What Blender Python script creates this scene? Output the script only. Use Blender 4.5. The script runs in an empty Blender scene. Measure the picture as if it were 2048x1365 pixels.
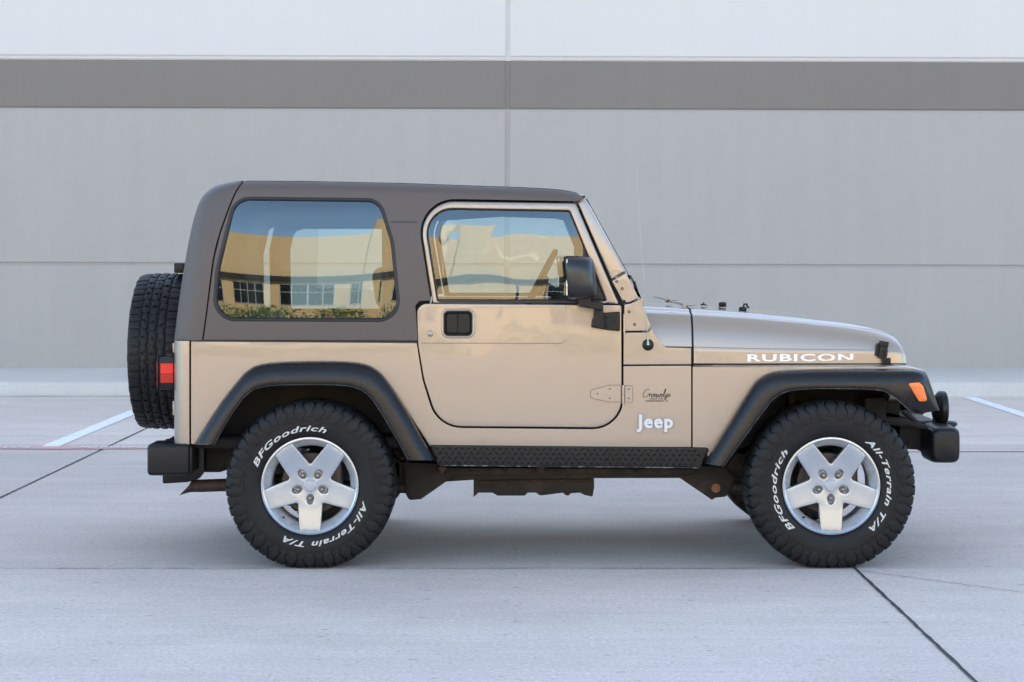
import bpy, bmesh, math, random
import numpy as np
from mathutils import Vector, Matrix
from mathutils.geometry import delaunay_2d_cdt

R = math.radians
PI = math.pi
random.seed(7)
SC = bpy.context.scene
COL = SC.collection

# ------------------------------------------------------------------ camera
F, CX, HY, CZ = 3982.0, 1035.0, 505.0, 1.44      # focal length and horizon measured on the photograph
cam_d = bpy.data.cameras.new('camera')
cam = bpy.data.objects.new('camera', cam_d)
COL.objects.link(cam)
cam.location = (0, 0, CZ)
cam.rotation_euler = (R(90), 0, 0)
cam_d.sensor_width = 36.0
cam_d.lens = F / 2048 * 36.0
cam_d.shift_x = -(CX - 1024) / 2048
cam_d.shift_y = -(682.5 - HY) / 2048
cam_d.clip_end = 2000
SC.camera = cam

# ------------------------------------------------------------------ light
SUN_EL, SUN_AZ = R(24), R(14)       # the sun stands behind the tall wall: the car is in open shade
w = bpy.data.worlds.new('World')
SC.world = w
w.use_nodes = True
nt = w.node_tree
bg = nt.nodes['Background']
sky = nt.nodes.new('ShaderNodeTexSky')
sky.sky_type = 'NISHITA'
sky.sun_disc = False
sky.sun_elevation = SUN_EL
sky.sun_rotation = SUN_AZ
sky.air_density = 1.0
sky.dust_density = 0.0
sky.ozone_density = 2.0
hsv = nt.nodes.new('ShaderNodeHueSaturation')
hsv.inputs['Saturation'].default_value = 0.85
nt.links.new(sky.outputs['Color'], hsv.inputs['Color'])
tint = nt.nodes.new('ShaderNodeMix')
tint.data_type = 'RGBA'
tint.blend_type = 'MULTIPLY'
tint.inputs[0].default_value = 1.0
wtc = nt.nodes.new('ShaderNodeTexCoord')
wsx = nt.nodes.new('ShaderNodeSeparateXYZ')
nt.links.new(wtc.outputs['Generated'], wsx.inputs[0])
wel = nt.nodes.new('ShaderNodeMapRange')
wel.interpolation_type = 'SMOOTHSTEP'
wel.inputs[1].default_value = 0.35
wel.inputs[2].default_value = 0.90
nt.links.new(wsx.outputs['Z'], wel.inputs[0])
wmx = nt.nodes.new('ShaderNodeMix')
wmx.data_type = 'RGBA'
wmx.inputs[6].default_value = (0.69, 0.84, 0.92, 1)      # clear deep blue low in the sky
wmx.inputs[7].default_value = (1.22, 0.95, 0.74, 1)      # paler overhead
nt.links.new(wel.outputs[0], wmx.inputs[0])
nt.links.new(wmx.outputs[2], tint.inputs[7])
nt.links.new(hsv.outputs['Color'], tint.inputs[6])
nt.links.new(tint.outputs[2], bg.inputs['Color'])
bg.inputs['Strength'].default_value = 0.15
sun_d = bpy.data.lights.new('sun', 'SUN')
sun_d.energy = 2.7
sun_d.angle = R(0.53)
sun_d.color = (1.0, 0.93, 0.80)
sun = bpy.data.objects.new('sun', sun_d)
COL.objects.link(sun)
sd = Vector((math.sin(SUN_AZ) * math.cos(SUN_EL), math.cos(SUN_AZ) * math.cos(SUN_EL), math.sin(SUN_EL)))
sun.rotation_euler = sd.to_track_quat('Z', 'Y').to_euler()
sun.location = (20, 80, 60)
SC.view_settings.view_transform = 'Standard'
SC.view_settings.look = 'None'
SC.view_settings.gamma = 1.0
SC.view_settings.exposure = 2.15


# ------------------------------------------------------------------ materials
def mat(name, col, rough=0.5, metal=0.0, coat=0.0, coat_rough=0.03, spec=0.5, var=0.0, vscale=6.0, vstretch=(1, 1, 1),
        bump=0.0, bscale=200.0, bdist=0.001, dirt=None, dscale=4.0, demit=None, alpha=None, rvar=0.0, wave=0.0):
    m = bpy.data.materials.new(name)
    m.use_nodes = True
    n, l = m.node_tree.nodes, m.node_tree.links
    p = n['Principled BSDF']
    p.inputs['Roughness'].default_value = rough
    p.inputs['Metallic'].default_value = metal
    p.inputs['Coat Weight'].default_value = coat
    p.inputs['Coat Roughness'].default_value = coat_rough
    p.inputs['Coat IOR'].default_value = 1.5
    p.inputs['Specular IOR Level'].default_value = spec
    tc = n.new('ShaderNodeTexCoord')
    mp = n.new('ShaderNodeMapping')
    mp.inputs['Scale'].default_value = vstretch
    l.new(tc.outputs['Object'], mp.inputs['Vector'])
    base = None
    no = n.new('ShaderNodeTexNoise')
    no.inputs['Scale'].default_value = vscale
    no.inputs['Detail'].default_value = 6
    no.inputs['Roughness'].default_value = 0.62
    l.new(mp.outputs['Vector'], no.inputs['Vector'])
    mr = n.new('ShaderNodeMapRange')
    mr.inputs[1].default_value = 0.3
    mr.inputs[2].default_value = 0.7
    mr.inputs[3].default_value = 1 - var
    mr.inputs[4].default_value = 1 + var
    l.new(no.outputs['Fac'], mr.inputs[0])
    mx = n.new('ShaderNodeVectorMath')
    mx.operation = 'SCALE'
    mx.inputs[0].default_value = col[:3]
    l.new(mr.outputs[0], mx.inputs[3])
    base = mx.outputs[0]
    if dirt:
        n2 = n.new('ShaderNodeTexNoise')
        n2.inputs['Scale'].default_value = dscale
        n2.inputs['Detail'].default_value = 8
        n2.inputs['Roughness'].default_value = 0.7
        l.new(tc.outputs['Object'], n2.inputs['Vector'])
        cr = n.new('ShaderNodeMapRange')
        cr.inputs[1].default_value = 0.48
        cr.inputs[2].default_value = 0.68
        l.new(n2.outputs['Fac'], cr.inputs[0])
        mm = n.new('ShaderNodeMix')
        mm.data_type = 'RGBA'
        l.new(cr.outputs[0], mm.inputs[0])
        l.new(base, mm.inputs[6])
        mm.inputs[7].default_value = (*dirt, 1)
        base = mm.outputs[2]
    l.new(base, p.inputs['Base Color'])
    if rvar:
        mr2 = n.new('ShaderNodeMapRange')
        mr2.inputs[3].default_value = max(0.02, rough - rvar)
        mr2.inputs[4].default_value = rough + rvar
        l.new(no.outputs['Fac'], mr2.inputs[0])
        l.new(mr2.outputs[0], p.inputs['Roughness'])
    if bump:
        nb = n.new('ShaderNodeTexNoise')
        nb.inputs['Scale'].default_value = bscale
        nb.inputs['Detail'].default_value = 3
        l.new(mp.outputs['Vector'], nb.inputs['Vector'])
        b = n.new('ShaderNodeBump')
        b.inputs['Strength'].default_value = bump
        b.inputs['Distance'].default_value = bdist
        l.new(nb.outputs['Fac'], b.inputs['Height'])
        l.new(b.outputs['Normal'], p.inputs['Normal'])
        if wave:
            l.new(b.outputs['Normal'], p.inputs['Coat Normal'])
    if wave:
        nw = n.new('ShaderNodeTexNoise')
        nw.inputs['Scale'].default_value = 3.2
        nw.inputs['Detail'].default_value = 1
        l.new(tc.outputs['Object'], nw.inputs['Vector'])
        bw = n.new('ShaderNodeBump')
        bw.inputs['Strength'].default_value = 1.0
        bw.inputs['Distance'].default_value = wave
        l.new(nw.outputs['Fac'], bw.inputs['Height'])
        l.new(bw.outputs['Normal'], p.inputs['Coat Normal'])
    if demit:
        p.inputs['Emission Color'].default_value = (*col[:3], 1)
        p.inputs['Emission Strength'].default_value = demit
    return m


def glass_mat(name, tintc, gain=1.9, wave=0.0, wscale=5.0):
    m = bpy.data.materials.new(name)
    m.use_nodes = True
    n, l = m.node_tree.nodes, m.node_tree.links
    n.remove(n['Principled BSDF'])
    out = n['Material Output']
    # thin pane: the same Schlick reflectance from either side
    ge = n.new('ShaderNodeNewGeometry')

    def m_(op, a, b=None, clamp=False):
        q = n.new('ShaderNodeMath')
        q.operation = op
        q.use_clamp = clamp
        for k, z in enumerate((a, b)):
            if z is None:
                continue
            if isinstance(z, (int, float)):
                q.inputs[k].default_value = z
            else:
                l.new(z, q.inputs[k])
        return q.outputs[0]
    dt = n.new('ShaderNodeVectorMath')
    dt.operation = 'DOT_PRODUCT'
    l.new(ge.outputs['Normal'], dt.inputs[0])
    l.new(ge.outputs['Incoming'], dt.inputs[1])
    cs = m_('ABSOLUTE', dt.outputs['Value'])
    f5 = m_('POWER', m_('SUBTRACT', 1.0, cs, True), 5.0)
    refl = m_('ADD', m_('MULTIPLY', f5, 0.92), 0.0425 * gain, True)
    tr = n.new('ShaderNodeBsdfTransparent')
    tr.inputs[0].default_value = (*tintc, 1)
    gl = n.new('ShaderNodeBsdfGlossy')
    gl.inputs['Roughness'].default_value = 0.0
    gl.inputs['Color'].default_value = (1, 1, 1, 1)
    if wave:
        tc = n.new('ShaderNodeTexCoord')
        nz = n.new('ShaderNodeTexNoise')
        nz.inputs['Scale'].default_value = wscale
        nz.inputs['Detail'].default_value = 0.5
        l.new(tc.outputs['Object'], nz.inputs['Vector'])
        b = n.new('ShaderNodeBump')
        b.inputs['Distance'].default_value = wave
        l.new(nz.outputs['Fac'], b.inputs['Height'])
        l.new(b.outputs[0], gl.inputs['Normal'])
    mix = n.new('ShaderNodeMixShader')
    l.new(refl, mix.inputs[0])
    l.new(tr.outputs[0], mix.inputs[1])
    l.new(gl.outputs[0], mix.inputs[2])
    l.new(mix.outputs[0], out.inputs['Surface'])
    return m


M = {}
M['paint'] = mat('khaki_paint', (0.36, 0.297, 0.242), 0.33, 0.5, 1.0, 0.02, var=0.015, vscale=40, bump=0.06, bscale=900, bdist=0.0004, wave=0.0022)
M['hardtop'] = mat('hardtop_plastic', (0.100, 0.080, 0.072), 0.45, 0, 0, spec=0.4, var=0.06, vscale=160, bump=0.35, bscale=700, bdist=0.0006)
M['flare'] = mat('flare_plastic', (0.008, 0.008, 0.010), 0.28, 0, 0, spec=0.36, var=0.12, vscale=9, bump=0.10, bscale=900, bdist=0.0005, rvar=0.06, dirt=(0.013, 0.0118, 0.011), dscale=7)
M['plastic'] = mat('black_plastic', (0.009, 0.0093, 0.0105), 0.38, 0, 0, spec=0.30, var=0.15, vscale=14, bump=0.2, bscale=700, bdist=0.0006, rvar=0.1)
M['gloss_plastic'] = mat('mirror_shell_plastic', (0.012, 0.0125, 0.014), 0.30, 0, 0, spec=0.6, var=0.1, vscale=14, bump=0.12, bscale=900, bdist=0.0004)
M['lip'] = mat('pale_flare_lip', (0.10, 0.10, 0.10), 0.5, 0, 0, var=0.3, vscale=20, dirt=(0.30, 0.29, 0.27), dscale=25)
M['rubber'] = mat('tyre_rubber', (0.0105, 0.0105, 0.012), 0.5, 0, 0, spec=0.26, var=0.25, vscale=14, bump=0.25, bscale=260, bdist=0.001, dirt=(0.015, 0.0145, 0.014), dscale=11)
M['seal'] = mat('seal_rubber', (0.008, 0.008, 0.009), 0.45)
M['gap'] = mat('dark_gap', (0.006, 0.005, 0.005), 0.8)
M['under'] = mat('underbody_steel', (0.020, 0.0175, 0.0155), 0.7, 0.2, 0, var=0.4, vscale=10, dirt=(0.056, 0.043, 0.033), dscale=7)
M['well'] = mat('wheel_well_liner', (0.012, 0.011, 0.010), 0.8, 0, 0, var=0.4, vscale=7, dirt=(0.035, 0.026, 0.019), dscale=5)
M['rust'] = mat('rusty_pipe', (0.06, 0.036, 0.028), 0.65, 0.35, 0, var=0.4, vscale=24, dirt=(0.03, 0.024, 0.022), dscale=18)
M['bolt_rust'] = mat('rusty_bolt', (0.33, 0.14, 0.06), 0.7, 0.1, 0, var=0.3, vscale=60)
M['alloy'] = mat('machined_alloy', (0.43, 0.48, 0.55), 0.27, 0.75, 0.25, 0.1, var=0.03, vscale=30, bump=0.05, bscale=600, bdist=0.0004)
M['alloy_paint'] = mat('painted_alloy', (0.64, 0.66, 0.69), 0.42, 0.3, 0.2, 0.1, var=0.06, vscale=20, dirt=(0.36, 0.34, 0.32), dscale=9)
M['steel'] = mat('bare_steel', (0.30, 0.28, 0.26), 0.32, 0.9, 0, var=0.1, vscale=40)
M['chrome'] = mat('chrome', (0.8, 0.8, 0.8), 0.12, 1.0)
M['disc'] = mat('brake_iron', (0.10, 0.085, 0.075), 0.5, 0.6, 0, var=0.3, vscale=30)
M['white'] = mat('white_lettering', (0.62, 0.61, 0.58), 0.6, 0, 0, var=0.10, vscale=70, dirt=(0.45, 0.43, 0.40), dscale=22)
M['decal'] = mat('white_decal', (0.86, 0.86, 0.87), 0.35, 0, 0.4)
M['badge_white'] = mat('badge_white', (0.66, 0.66, 0.66), 0.35, 0, 0.3)
M['mast'] = mat('mast_steel', (0.42, 0.41, 0.39), 0.4, 0.3)
M['badge_rim'] = mat('badge_rim', (0.30, 0.29, 0.28), 0.35, 0.3, 0.3)
M['black_decal'] = mat('black_decal', (0.02, 0.015, 0.013), 0.5)
M['amber'] = mat('amber_lens', (0.85, 0.17, 0.02), 0.22, 0, 0.6, 0.05, var=0.08, vscale=80)
M['red_hi'] = mat('red_lens', (0.80, 0.03, 0.018), 0.3, 0, 0.1, 0.05, spec=0.3)
M['red_lo'] = mat('dark_red_lens', (0.46, 0.016, 0.012), 0.3, 0, 0.1, 0.05, spec=0.3)
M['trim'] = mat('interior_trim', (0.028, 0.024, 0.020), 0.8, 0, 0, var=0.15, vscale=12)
M['seat'] = mat('seat_cloth', (0.10, 0.080, 0.055), 0.9, 0, 0, var=0.15, vscale=60)
M['headliner'] = mat('inner_shell', (0.02, 0.018, 0.016), 0.85)
M['glass_q'] = glass_mat('quarter_glass', (0.66, 0.78, 0.77), 1.9)
M['glass_d'] = glass_mat('door_glass', (0.74, 0.84, 0.82), 1.9, 0.0016, 5.0)
M['glass_w'] = glass_mat('windshield_glass', (0.8, 0.88, 0.86), 1.9)
M['mirror'] = mat('mirror_glass', (0.85, 0.87, 0.88), 0.02, 1.0)


# ------------------------------------------------------------------ mesh helpers
class MB:
    """collects vertices and faces for ONE mesh object"""

    def __init__(self):
        self.v, self.f, self.m = [], [], []

    def add(self, vs, fs, m=0):
        b = len(self.v)
        self.v += [tuple(p) for p in vs]
        for f in fs:
            self.f.append(tuple(i + b for i in f))
            self.m.append(m)
        return self

    def pieces(self):
        """split into far-apart pieces: each becomes an object of its own"""
        n = len(self.v)
        par = list(range(n))

        def find(a):
            while par[a] != a:
                par[a] = par[par[a]]
                a = par[a]
            return a
        for f in self.f:
            r = find(f[0])
            for k in f[1:]:
                q = find(k)
                if q != r:
                    par[q] = r
        root = np.array([find(i) for i in range(n)])
        used = np.zeros(n, bool)
        for f in self.f:
            used[list(f)] = True
        ids, isl = np.unique(root, return_inverse=True)
        k = len(ids)
        if k < 2 or k > 700:
            return [self]
        P = np.asarray(self.v, float)
        lo, hi = np.full((k, 3), np.inf), np.full((k, 3), -np.inf)
        np.minimum.at(lo, isl[used], P[used])
        np.maximum.at(hi, isl[used], P[used])
        size = (hi - lo).max(1)
        gap = np.maximum(0, np.maximum(lo[:, None] - hi[None], lo[None] - hi[:, None]))
        near = np.sqrt((gap ** 2).sum(2)) <= np.maximum(0.02, 0.5 * np.maximum(size[:, None], size[None]))
        lab = -np.ones(k, int)
        c = 0
        for a in range(k):
            if lab[a] >= 0 or not np.isfinite(lo[a]).all():
                continue
            st = [a]
            lab[a] = c
            while st:
                b = st.pop()
                for d in np.nonzero(near[b] & (lab < 0))[0]:
                    lab[d] = c
                    st.append(d)
            c += 1
        if c < 2:
            return [self]
        out = [MB() for _ in range(c)]
        mp = [dict() for _ in range(c)]
        for f, m in zip(self.f, self.m):
            g = lab[isl[f[0]]]
            o, d = out[g], mp[g]
            for q in f:
                if q not in d:
                    d[q] = len(o.v)
                    o.v.append(self.v[q])
            o.f.append(tuple(d[q] for q in f))
            o.m.append(m)
        return sorted([o for o in out if o.f], key=lambda o: -len(o.f))

    def build(self, name, mats, parent=None, loc=(0, 0, 0), sharp=38, recalc=False, smooth=True, wn=False):
        if parent is not None:
            ps = self.pieces()
            if len(ps) > 1:
                return [p.build1(name, mats, parent, loc, sharp, recalc, smooth, wn) for p in ps][0]
        return self.build1(name, mats, parent, loc, sharp, recalc, smooth, wn)

    def build1(self, name, mats, parent=None, loc=(0, 0, 0), sharp=38, recalc=False, smooth=True, wn=False):
        me = bpy.data.meshes.new(name)
        me.from_pydata(self.v, [], self.f)
        if not isinstance(mats, (list, tuple)):
            mats = [mats]
        for x in mats:
            me.materials.append(x)
        if len(mats) > 1:
            me.polygons.foreach_set('material_index', self.m)
        if recalc:
            bm = bmesh.new()
            bm.from_mesh(me)
            bmesh.ops.remove_doubles(bm, verts=bm.verts, dist=1e-6)
            bmesh.ops.recalc_face_normals(bm, faces=bm.faces)
            bm.to_mesh(me)
            bm.free()
        if smooth:
            me.polygons.foreach_set('use_smooth', [True] * len(me.polygons))
            me.set_sharp_from_angle(angle=R(sharp))
        me.update()
        o = bpy.data.objects.new(name, me)
        COL.objects.link(o)
        o.location = loc
        if parent:
            o.parent = parent
        if wn:
            md = o.modifiers.new('weighted_normals', 'WEIGHTED_NORMAL')
            md.keep_sharp = True
            md.weight = 80
        return o


def empty(name, loc=(0, 0, 0), parent=None):
    o = bpy.data.objects.new(name, None)
    COL.objects.link(o)
    o.location = loc
    o.empty_display_size = 0.1
    if parent:
        o.parent = parent
    return o


def tag(o, label=None, cat=None, group=None, kind=None):
    if label:
        o['label'] = label
    if cat:
        o['category'] = cat
    if group:
        o['group'] = group
    if kind:
        o['kind'] = kind
    return o


def rp(pts, n=8):
    """polygon with rounded corners: (x, y, radius)"""
    out = []
    N = len(pts)
    for i in range(N):
        p = Vector(pts[i][:2])
        r = pts[i][2] if len(pts[i]) > 2 else 0
        if r <= 0:
            out.append((p.x, p.y))
            continue
        a = Vector(pts[i - 1][:2]) - p
        b = Vector(pts[(i + 1) % N][:2]) - p
        la, lb = a.length, b.length
        a.normalize()
        b.normalize()
        ang = math.acos(max(-1, min(1, a.dot(b))))
        if ang > PI - 0.02:
            out.append((p.x, p.y))
            continue
        t = min(r / math.tan(ang / 2), la * 0.49, lb * 0.49)
        rr = t * math.tan(ang / 2)
        c = p + (a + b).normalized() * (rr / math.sin(ang / 2))
        s, e = p + a * t, p + b * t
        a0 = math.atan2(s.y - c.y, s.x - c.x)
        a1 = math.atan2(e.y - c.y, e.x - c.x)
        d = (a1 - a0 + PI) % (2 * PI) - PI
        for k in range(n + 1):
            q = a0 + d * k / n
            out.append((c.x + rr * math.cos(q), c.y + rr * math.sin(q)))
    return out


def area2(l):
    return 0.5 * sum(l[i - 1][0] * l[i][1] - l[i][0] * l[i - 1][1] for i in range(len(l)))


def ccw(l):
    return l if area2(l) > 0 else l[::-1]


def resample(l, mx):
    out = []
    for i in range(len(l)):
        a, b = l[i], l[(i + 1) % len(l)]
        d = math.hypot(b[0] - a[0], b[1] - a[1])
        if d < 1e-6:
            continue
        k = max(1, math.ceil(d / mx))
        for j in range(k):
            out.append((a[0] + (b[0] - a[0]) * j / k, a[1] + (b[1] - a[1]) * j / k))
    return out


def offset(l, d):
    """positive d moves a CCW loop inward"""
    N = len(l)
    out = []
    for i in range(N):
        p0, p1, p2 = Vector(l[i - 1]), Vector(l[i]), Vector(l[(i + 1) % N])
        e1, e2 = (p1 - p0).normalized(), (p2 - p1).normalized()
        n1, n2 = Vector((-e1.y, e1.x)), Vector((-e2.y, e2.x))
        m = n1 + n2
        if m.length < 1e-6:
            m = n1.copy()
        m.normalize()
        c = max(0.45, m.dot(n1))
        q = p1 + m * (d / c)
        out.append((q.x, q.y))
    return out


def inside(px, py, loop):
    L = np.asarray(loop)
    x0, y0 = L[:, 0], L[:, 1]
    x1, y1 = np.roll(x0, -1), np.roll(y0, -1)
    px = np.asarray(px)[:, None]
    py = np.asarray(py)[:, None]
    c = (y0 > py) != (y1 > py)
    with np.errstate(divide='ignore', invalid='ignore'):
        xi = (x1 - x0) * (py - y0) / (y1 - y0) + x0
    return (np.sum(c & (px < xi), axis=1) % 2) == 1


def segdist(px, py, loop):
    L = np.asarray(loop)
    a = L
    b = np.roll(L, -1, axis=0)
    d = b - a
    dd = np.maximum((d ** 2).sum(1), 1e-12)
    P = np.stack([px, py], 1)
    t = np.clip(((P[:, None, :] - a) * d).sum(2) / dd, 0, 1)
    q = a + t[..., None] * d
    return np.sqrt(((P[:, None, :] - q) ** 2).sum(2)).min(1)


def panel(mb, outer, holes, hw, s=-1, th=0.012, r=0.004, res=0.035, extra=(), m=0, proud=0.0, back=False):
    """sheet-metal panel: an (x, z) outline laid on the surface y = s*hw(x, z), with rolled edges and a return flange"""
    loops = [resample(ccw(outer), res)] + [resample(ccw(h), res) for h in holes]
    pts, edges, drop, rings = [], [], [], []

    def addloop(l, d):
        b = len(pts)
        for p in l:
            pts.append(p)
            drop.append(d)
        n = len(l)
        for i in range(n):
            edges.append((b + i, b + (i + 1) % n))
        return list(range(b, b + n))
    for k, l in enumerate(loops):
        sg = 1 if k == 0 else -1
        rings.append(addloop(l, r))
        if r > 0:
            addloop(offset(l, sg * r * 0.35), r * 0.24)
            addloop(offset(l, sg * r), 0.0)
    A = np.asarray(loops[0])
    x0, z0 = A.min(0)
    x1, z1 = A.max(0)
    nx, nz = max(1, int((x1 - x0) / res)), max(1, int((z1 - z0) / res))
    gx, gz = np.meshgrid(np.linspace(x0, x1, nx + 1), np.linspace(z0, z1, nz + 1))
    gx, gz = gx.ravel(), gz.ravel()
    if len(extra):
        e = np.asarray(extra)
        gx, gz = np.concatenate([gx, e[:, 0]]), np.concatenate([gz, e[:, 1]])
    ok = inside(gx, gz, loops[0])
    for h in loops[1:]:
        ok &= ~inside(gx, gz, h)
    gx, gz = gx[ok], gz[ok]
    if len(gx):
        ok = np.ones(len(gx), bool)
        for h in loops:
            ok &= segdist(gx, gz, h) > r * 1.6 + 0.003
        for x, z in zip(gx[ok], gz[ok]):
            pts.append((x, z))
            drop.append(0.0)
    V, E, Fc, ov, oe, of = delaunay_2d_cdt([Vector(p) for p in pts], edges, [], 0, 1e-7)
    V = [(p.x, p.y) for p in V]
    dr = [drop[o[0]] if o else 0.0 for o in ov]
    cen = np.array([[sum(V[i][0] for i in f) / len(f), sum(V[i][1] for i in f) / len(f)] for f in Fc])
    ok = inside(cen[:, 0], cen[:, 1], loops[0])
    for h in loops[1:]:
        ok &= ~inside(cen[:, 0], cen[:, 1], h)
    vs = [(x, s * (hw(x, z) + proud - d), z) for (x, z), d in zip(V, dr)]
    fs = []
    for f, o in zip(Fc, ok):
        if not o:
            continue
        a = 0
        for i in range(len(f)):
            p, q = V[f[i - 1]], V[f[i]]
            a += p[0] * q[1] - q[0] * p[1]
        if abs(a) < 1e-12:
            continue
        f = list(f) if a > 0 else list(f)[::-1]
        fs.append(f if s < 0 else f[::-1])
    mb.add(vs, fs, m)
    if back:
        mb.add([(x, s * (hw(x, z) + proud - th), z) for (x, z) in V], [f[::-1] for f in fs], m)
    for l in loops:
        n = len(l)
        a = [(x, s * (hw(x, z) + proud - r), z) for x, z in l]
        b = [(x, s * (hw(x, z) + proud - th), z) for x, z in l]
        q = []
        for i in range(n):
            j = (i + 1) % n
            q.append((i, n + i, n + j, j) if (s < 0) == (l is loops[0]) else (i, j, n + j, n + i))
        mb.add(a + b, q, m)
    return mb


def grid(mb, P, close_i=False, close_j=False, m=0, flip=False):
    """quads through a grid of points P[i][j]"""
    ni, nj = len(P), len(P[0])
    fs = []
    for i in range(ni if close_i else ni - 1):
        for j in range(nj if close_j else nj - 1):
            a, b = i * nj + j, ((i + 1) % ni) * nj + j
            c, d = ((i + 1) % ni) * nj + (j + 1) % nj, i * nj + (j + 1) % nj
            fs.append((a, d, c, b) if flip else (a, b, c, d))
    mb.add([p for row in P for p in row], fs, m)
    return mb


def ring(mb, loop, o0, o1, hw, s, base, rise, n=5, m=0):
    """raised band between two offsets of a closed loop (gaskets, bezels)"""
    loop = resample(ccw(loop), 0.03)
    P = []
    for k in range(n + 1):
        t = k / n
        l = offset(loop, o0 + (o1 - o0) * t)
        h = base + rise * math.sin(PI * t) ** 0.6
        P.append([(x, s * (hw(x, z) + h), z) for x, z in l])
    return grid(mb, P, close_j=True, m=m, flip=(s > 0))


def tube(mb, path, rad, n=10, m=0, cap=True):
    path = [Vector(p) for p in path]
    rads = rad if isinstance(rad, (list, tuple)) else [rad] * len(path)
    t0 = (path[1] - path[0]).normalized()
    up = Vector((0, 0, 1)) if abs(t0.z) < 0.9 else Vector((1, 0, 0))
    u = t0.cross(up).normalized()
    P = []
    for i, p in enumerate(path):
        t = (path[min(i + 1, len(path) - 1)] - path[max(i - 1, 0)]).normalized()
        u = (u - t * u.dot(t)).normalized()
        v = t.cross(u)
        P.append([p + (u * math.cos(2 * PI * k / n) + v * math.sin(2 * PI * k / n)) * rads[i] for k in range(n)])
    grid(mb, P, close_j=True, m=m)
    if cap:
        b = len(mb.v)
        mb.add(P[0] + P[-1], [tuple(range(n))[::-1], tuple(range(n, 2 * n))], m)
    return mb


def lathe(mb, prof, n=48, axis='y', m=0, close=False, cy=0.0):
    """profile of (radius, along) turned round the axis"""
    P = []
    for r_, a in prof:
        row = []
        for k in range(n):
            q = 2 * PI * k / n
            if axis == 'y':
                row.append((r_ * math.cos(q), a + cy, r_ * math.sin(q)))
            elif axis == 'x':
                row.append((a + cy, r_ * math.cos(q), r_ * math.sin(q)))
            else:
                row.append((r_ * math.cos(q), r_ * math.sin(q), a + cy))
        P.append(row)
    return grid(mb, P, close_i=close, close_j=True, m=m)


def rbox(mb, c, size, r=0.01, seg=3, m=0, rot=None, taper=None):
    bm = bmesh.new()
    bmesh.ops.create_cube(bm, size=1)
    for v in bm.verts:
        v.co = Vector((v.co.x * size[0], v.co.y * size[1], v.co.z * size[2]))
        if taper:
            k = (v.co.z / size[2] + 0.5)
            v.co.x *= 1 + (taper[0] - 1) * k
            v.co.y *= 1 + (taper[1] - 1) * k
    if r > 0:
        bmesh.ops.bevel(bm, geom=bm.edges[:], offset=min(r, min(size) * 0.49), segments=seg, profile=0.5, affect='EDGES')
    if rot is not None:
        bmesh.ops.rotate(bm, verts=bm.verts, cent=(0, 0, 0), matrix=rot)
    bm.verts.index_update()
    mb.add([tuple(v.co + Vector(c)) for v in bm.verts], [[v.index for v in f.verts] for f in bm.faces], m)
    bm.free()
    return mb


def text_geo(s, size, ext=0.001, off=0.0, shear=0.0, space=1.0, sx=1.0, align='LEFT'):
    c = bpy.data.curves.new('text', 'FONT')
    c.body = s
    c.size = size
    c.extrude = ext
    c.offset = off
    c.shear = shear
    c.space_character = space
    c.align_x = align
    c.resolution_u = 6
    o = bpy.data.objects.new('text', c)
    COL.objects.link(o)
    bpy.context.view_layer.update()
    dg = bpy.context.evaluated_depsgraph_get()
    me = bpy.data.meshes.new_from_object(o.evaluated_get(dg))
    vs = [(v.co.x * sx, v.co.y, v.co.z) for v in me.vertices]
    fs = [list(p.vertices) for p in me.polygons]
    bpy.data.objects.remove(o)
    bpy.data.curves.remove(c)
    bpy.data.meshes.remove(me)
    return vs, fs


def interp(x, xs, ys):
    return float(np.interp(x, xs, ys))


def spline(pts, n):
    """Catmull-Rom through points of any dimension, n samples per span"""
    out = []
    N = len(pts)
    A = [np.asarray(p, float) for p in pts]
    for i in range(N - 1):
        p0, p1, p2, p3 = A[max(0, i - 1)], A[i], A[i + 1], A[min(N - 1, i + 2)]
        for k in range(n):
            t = k / n
            out.append(0.5 * (2 * p1 + (p2 - p0) * t + (2 * p0 - 5 * p1 + 4 * p2 - p3) * t * t + (3 * p1 - p0 - 3 * p2 + p3) * t ** 3))
    out.append(A[-1])
    return out


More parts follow.
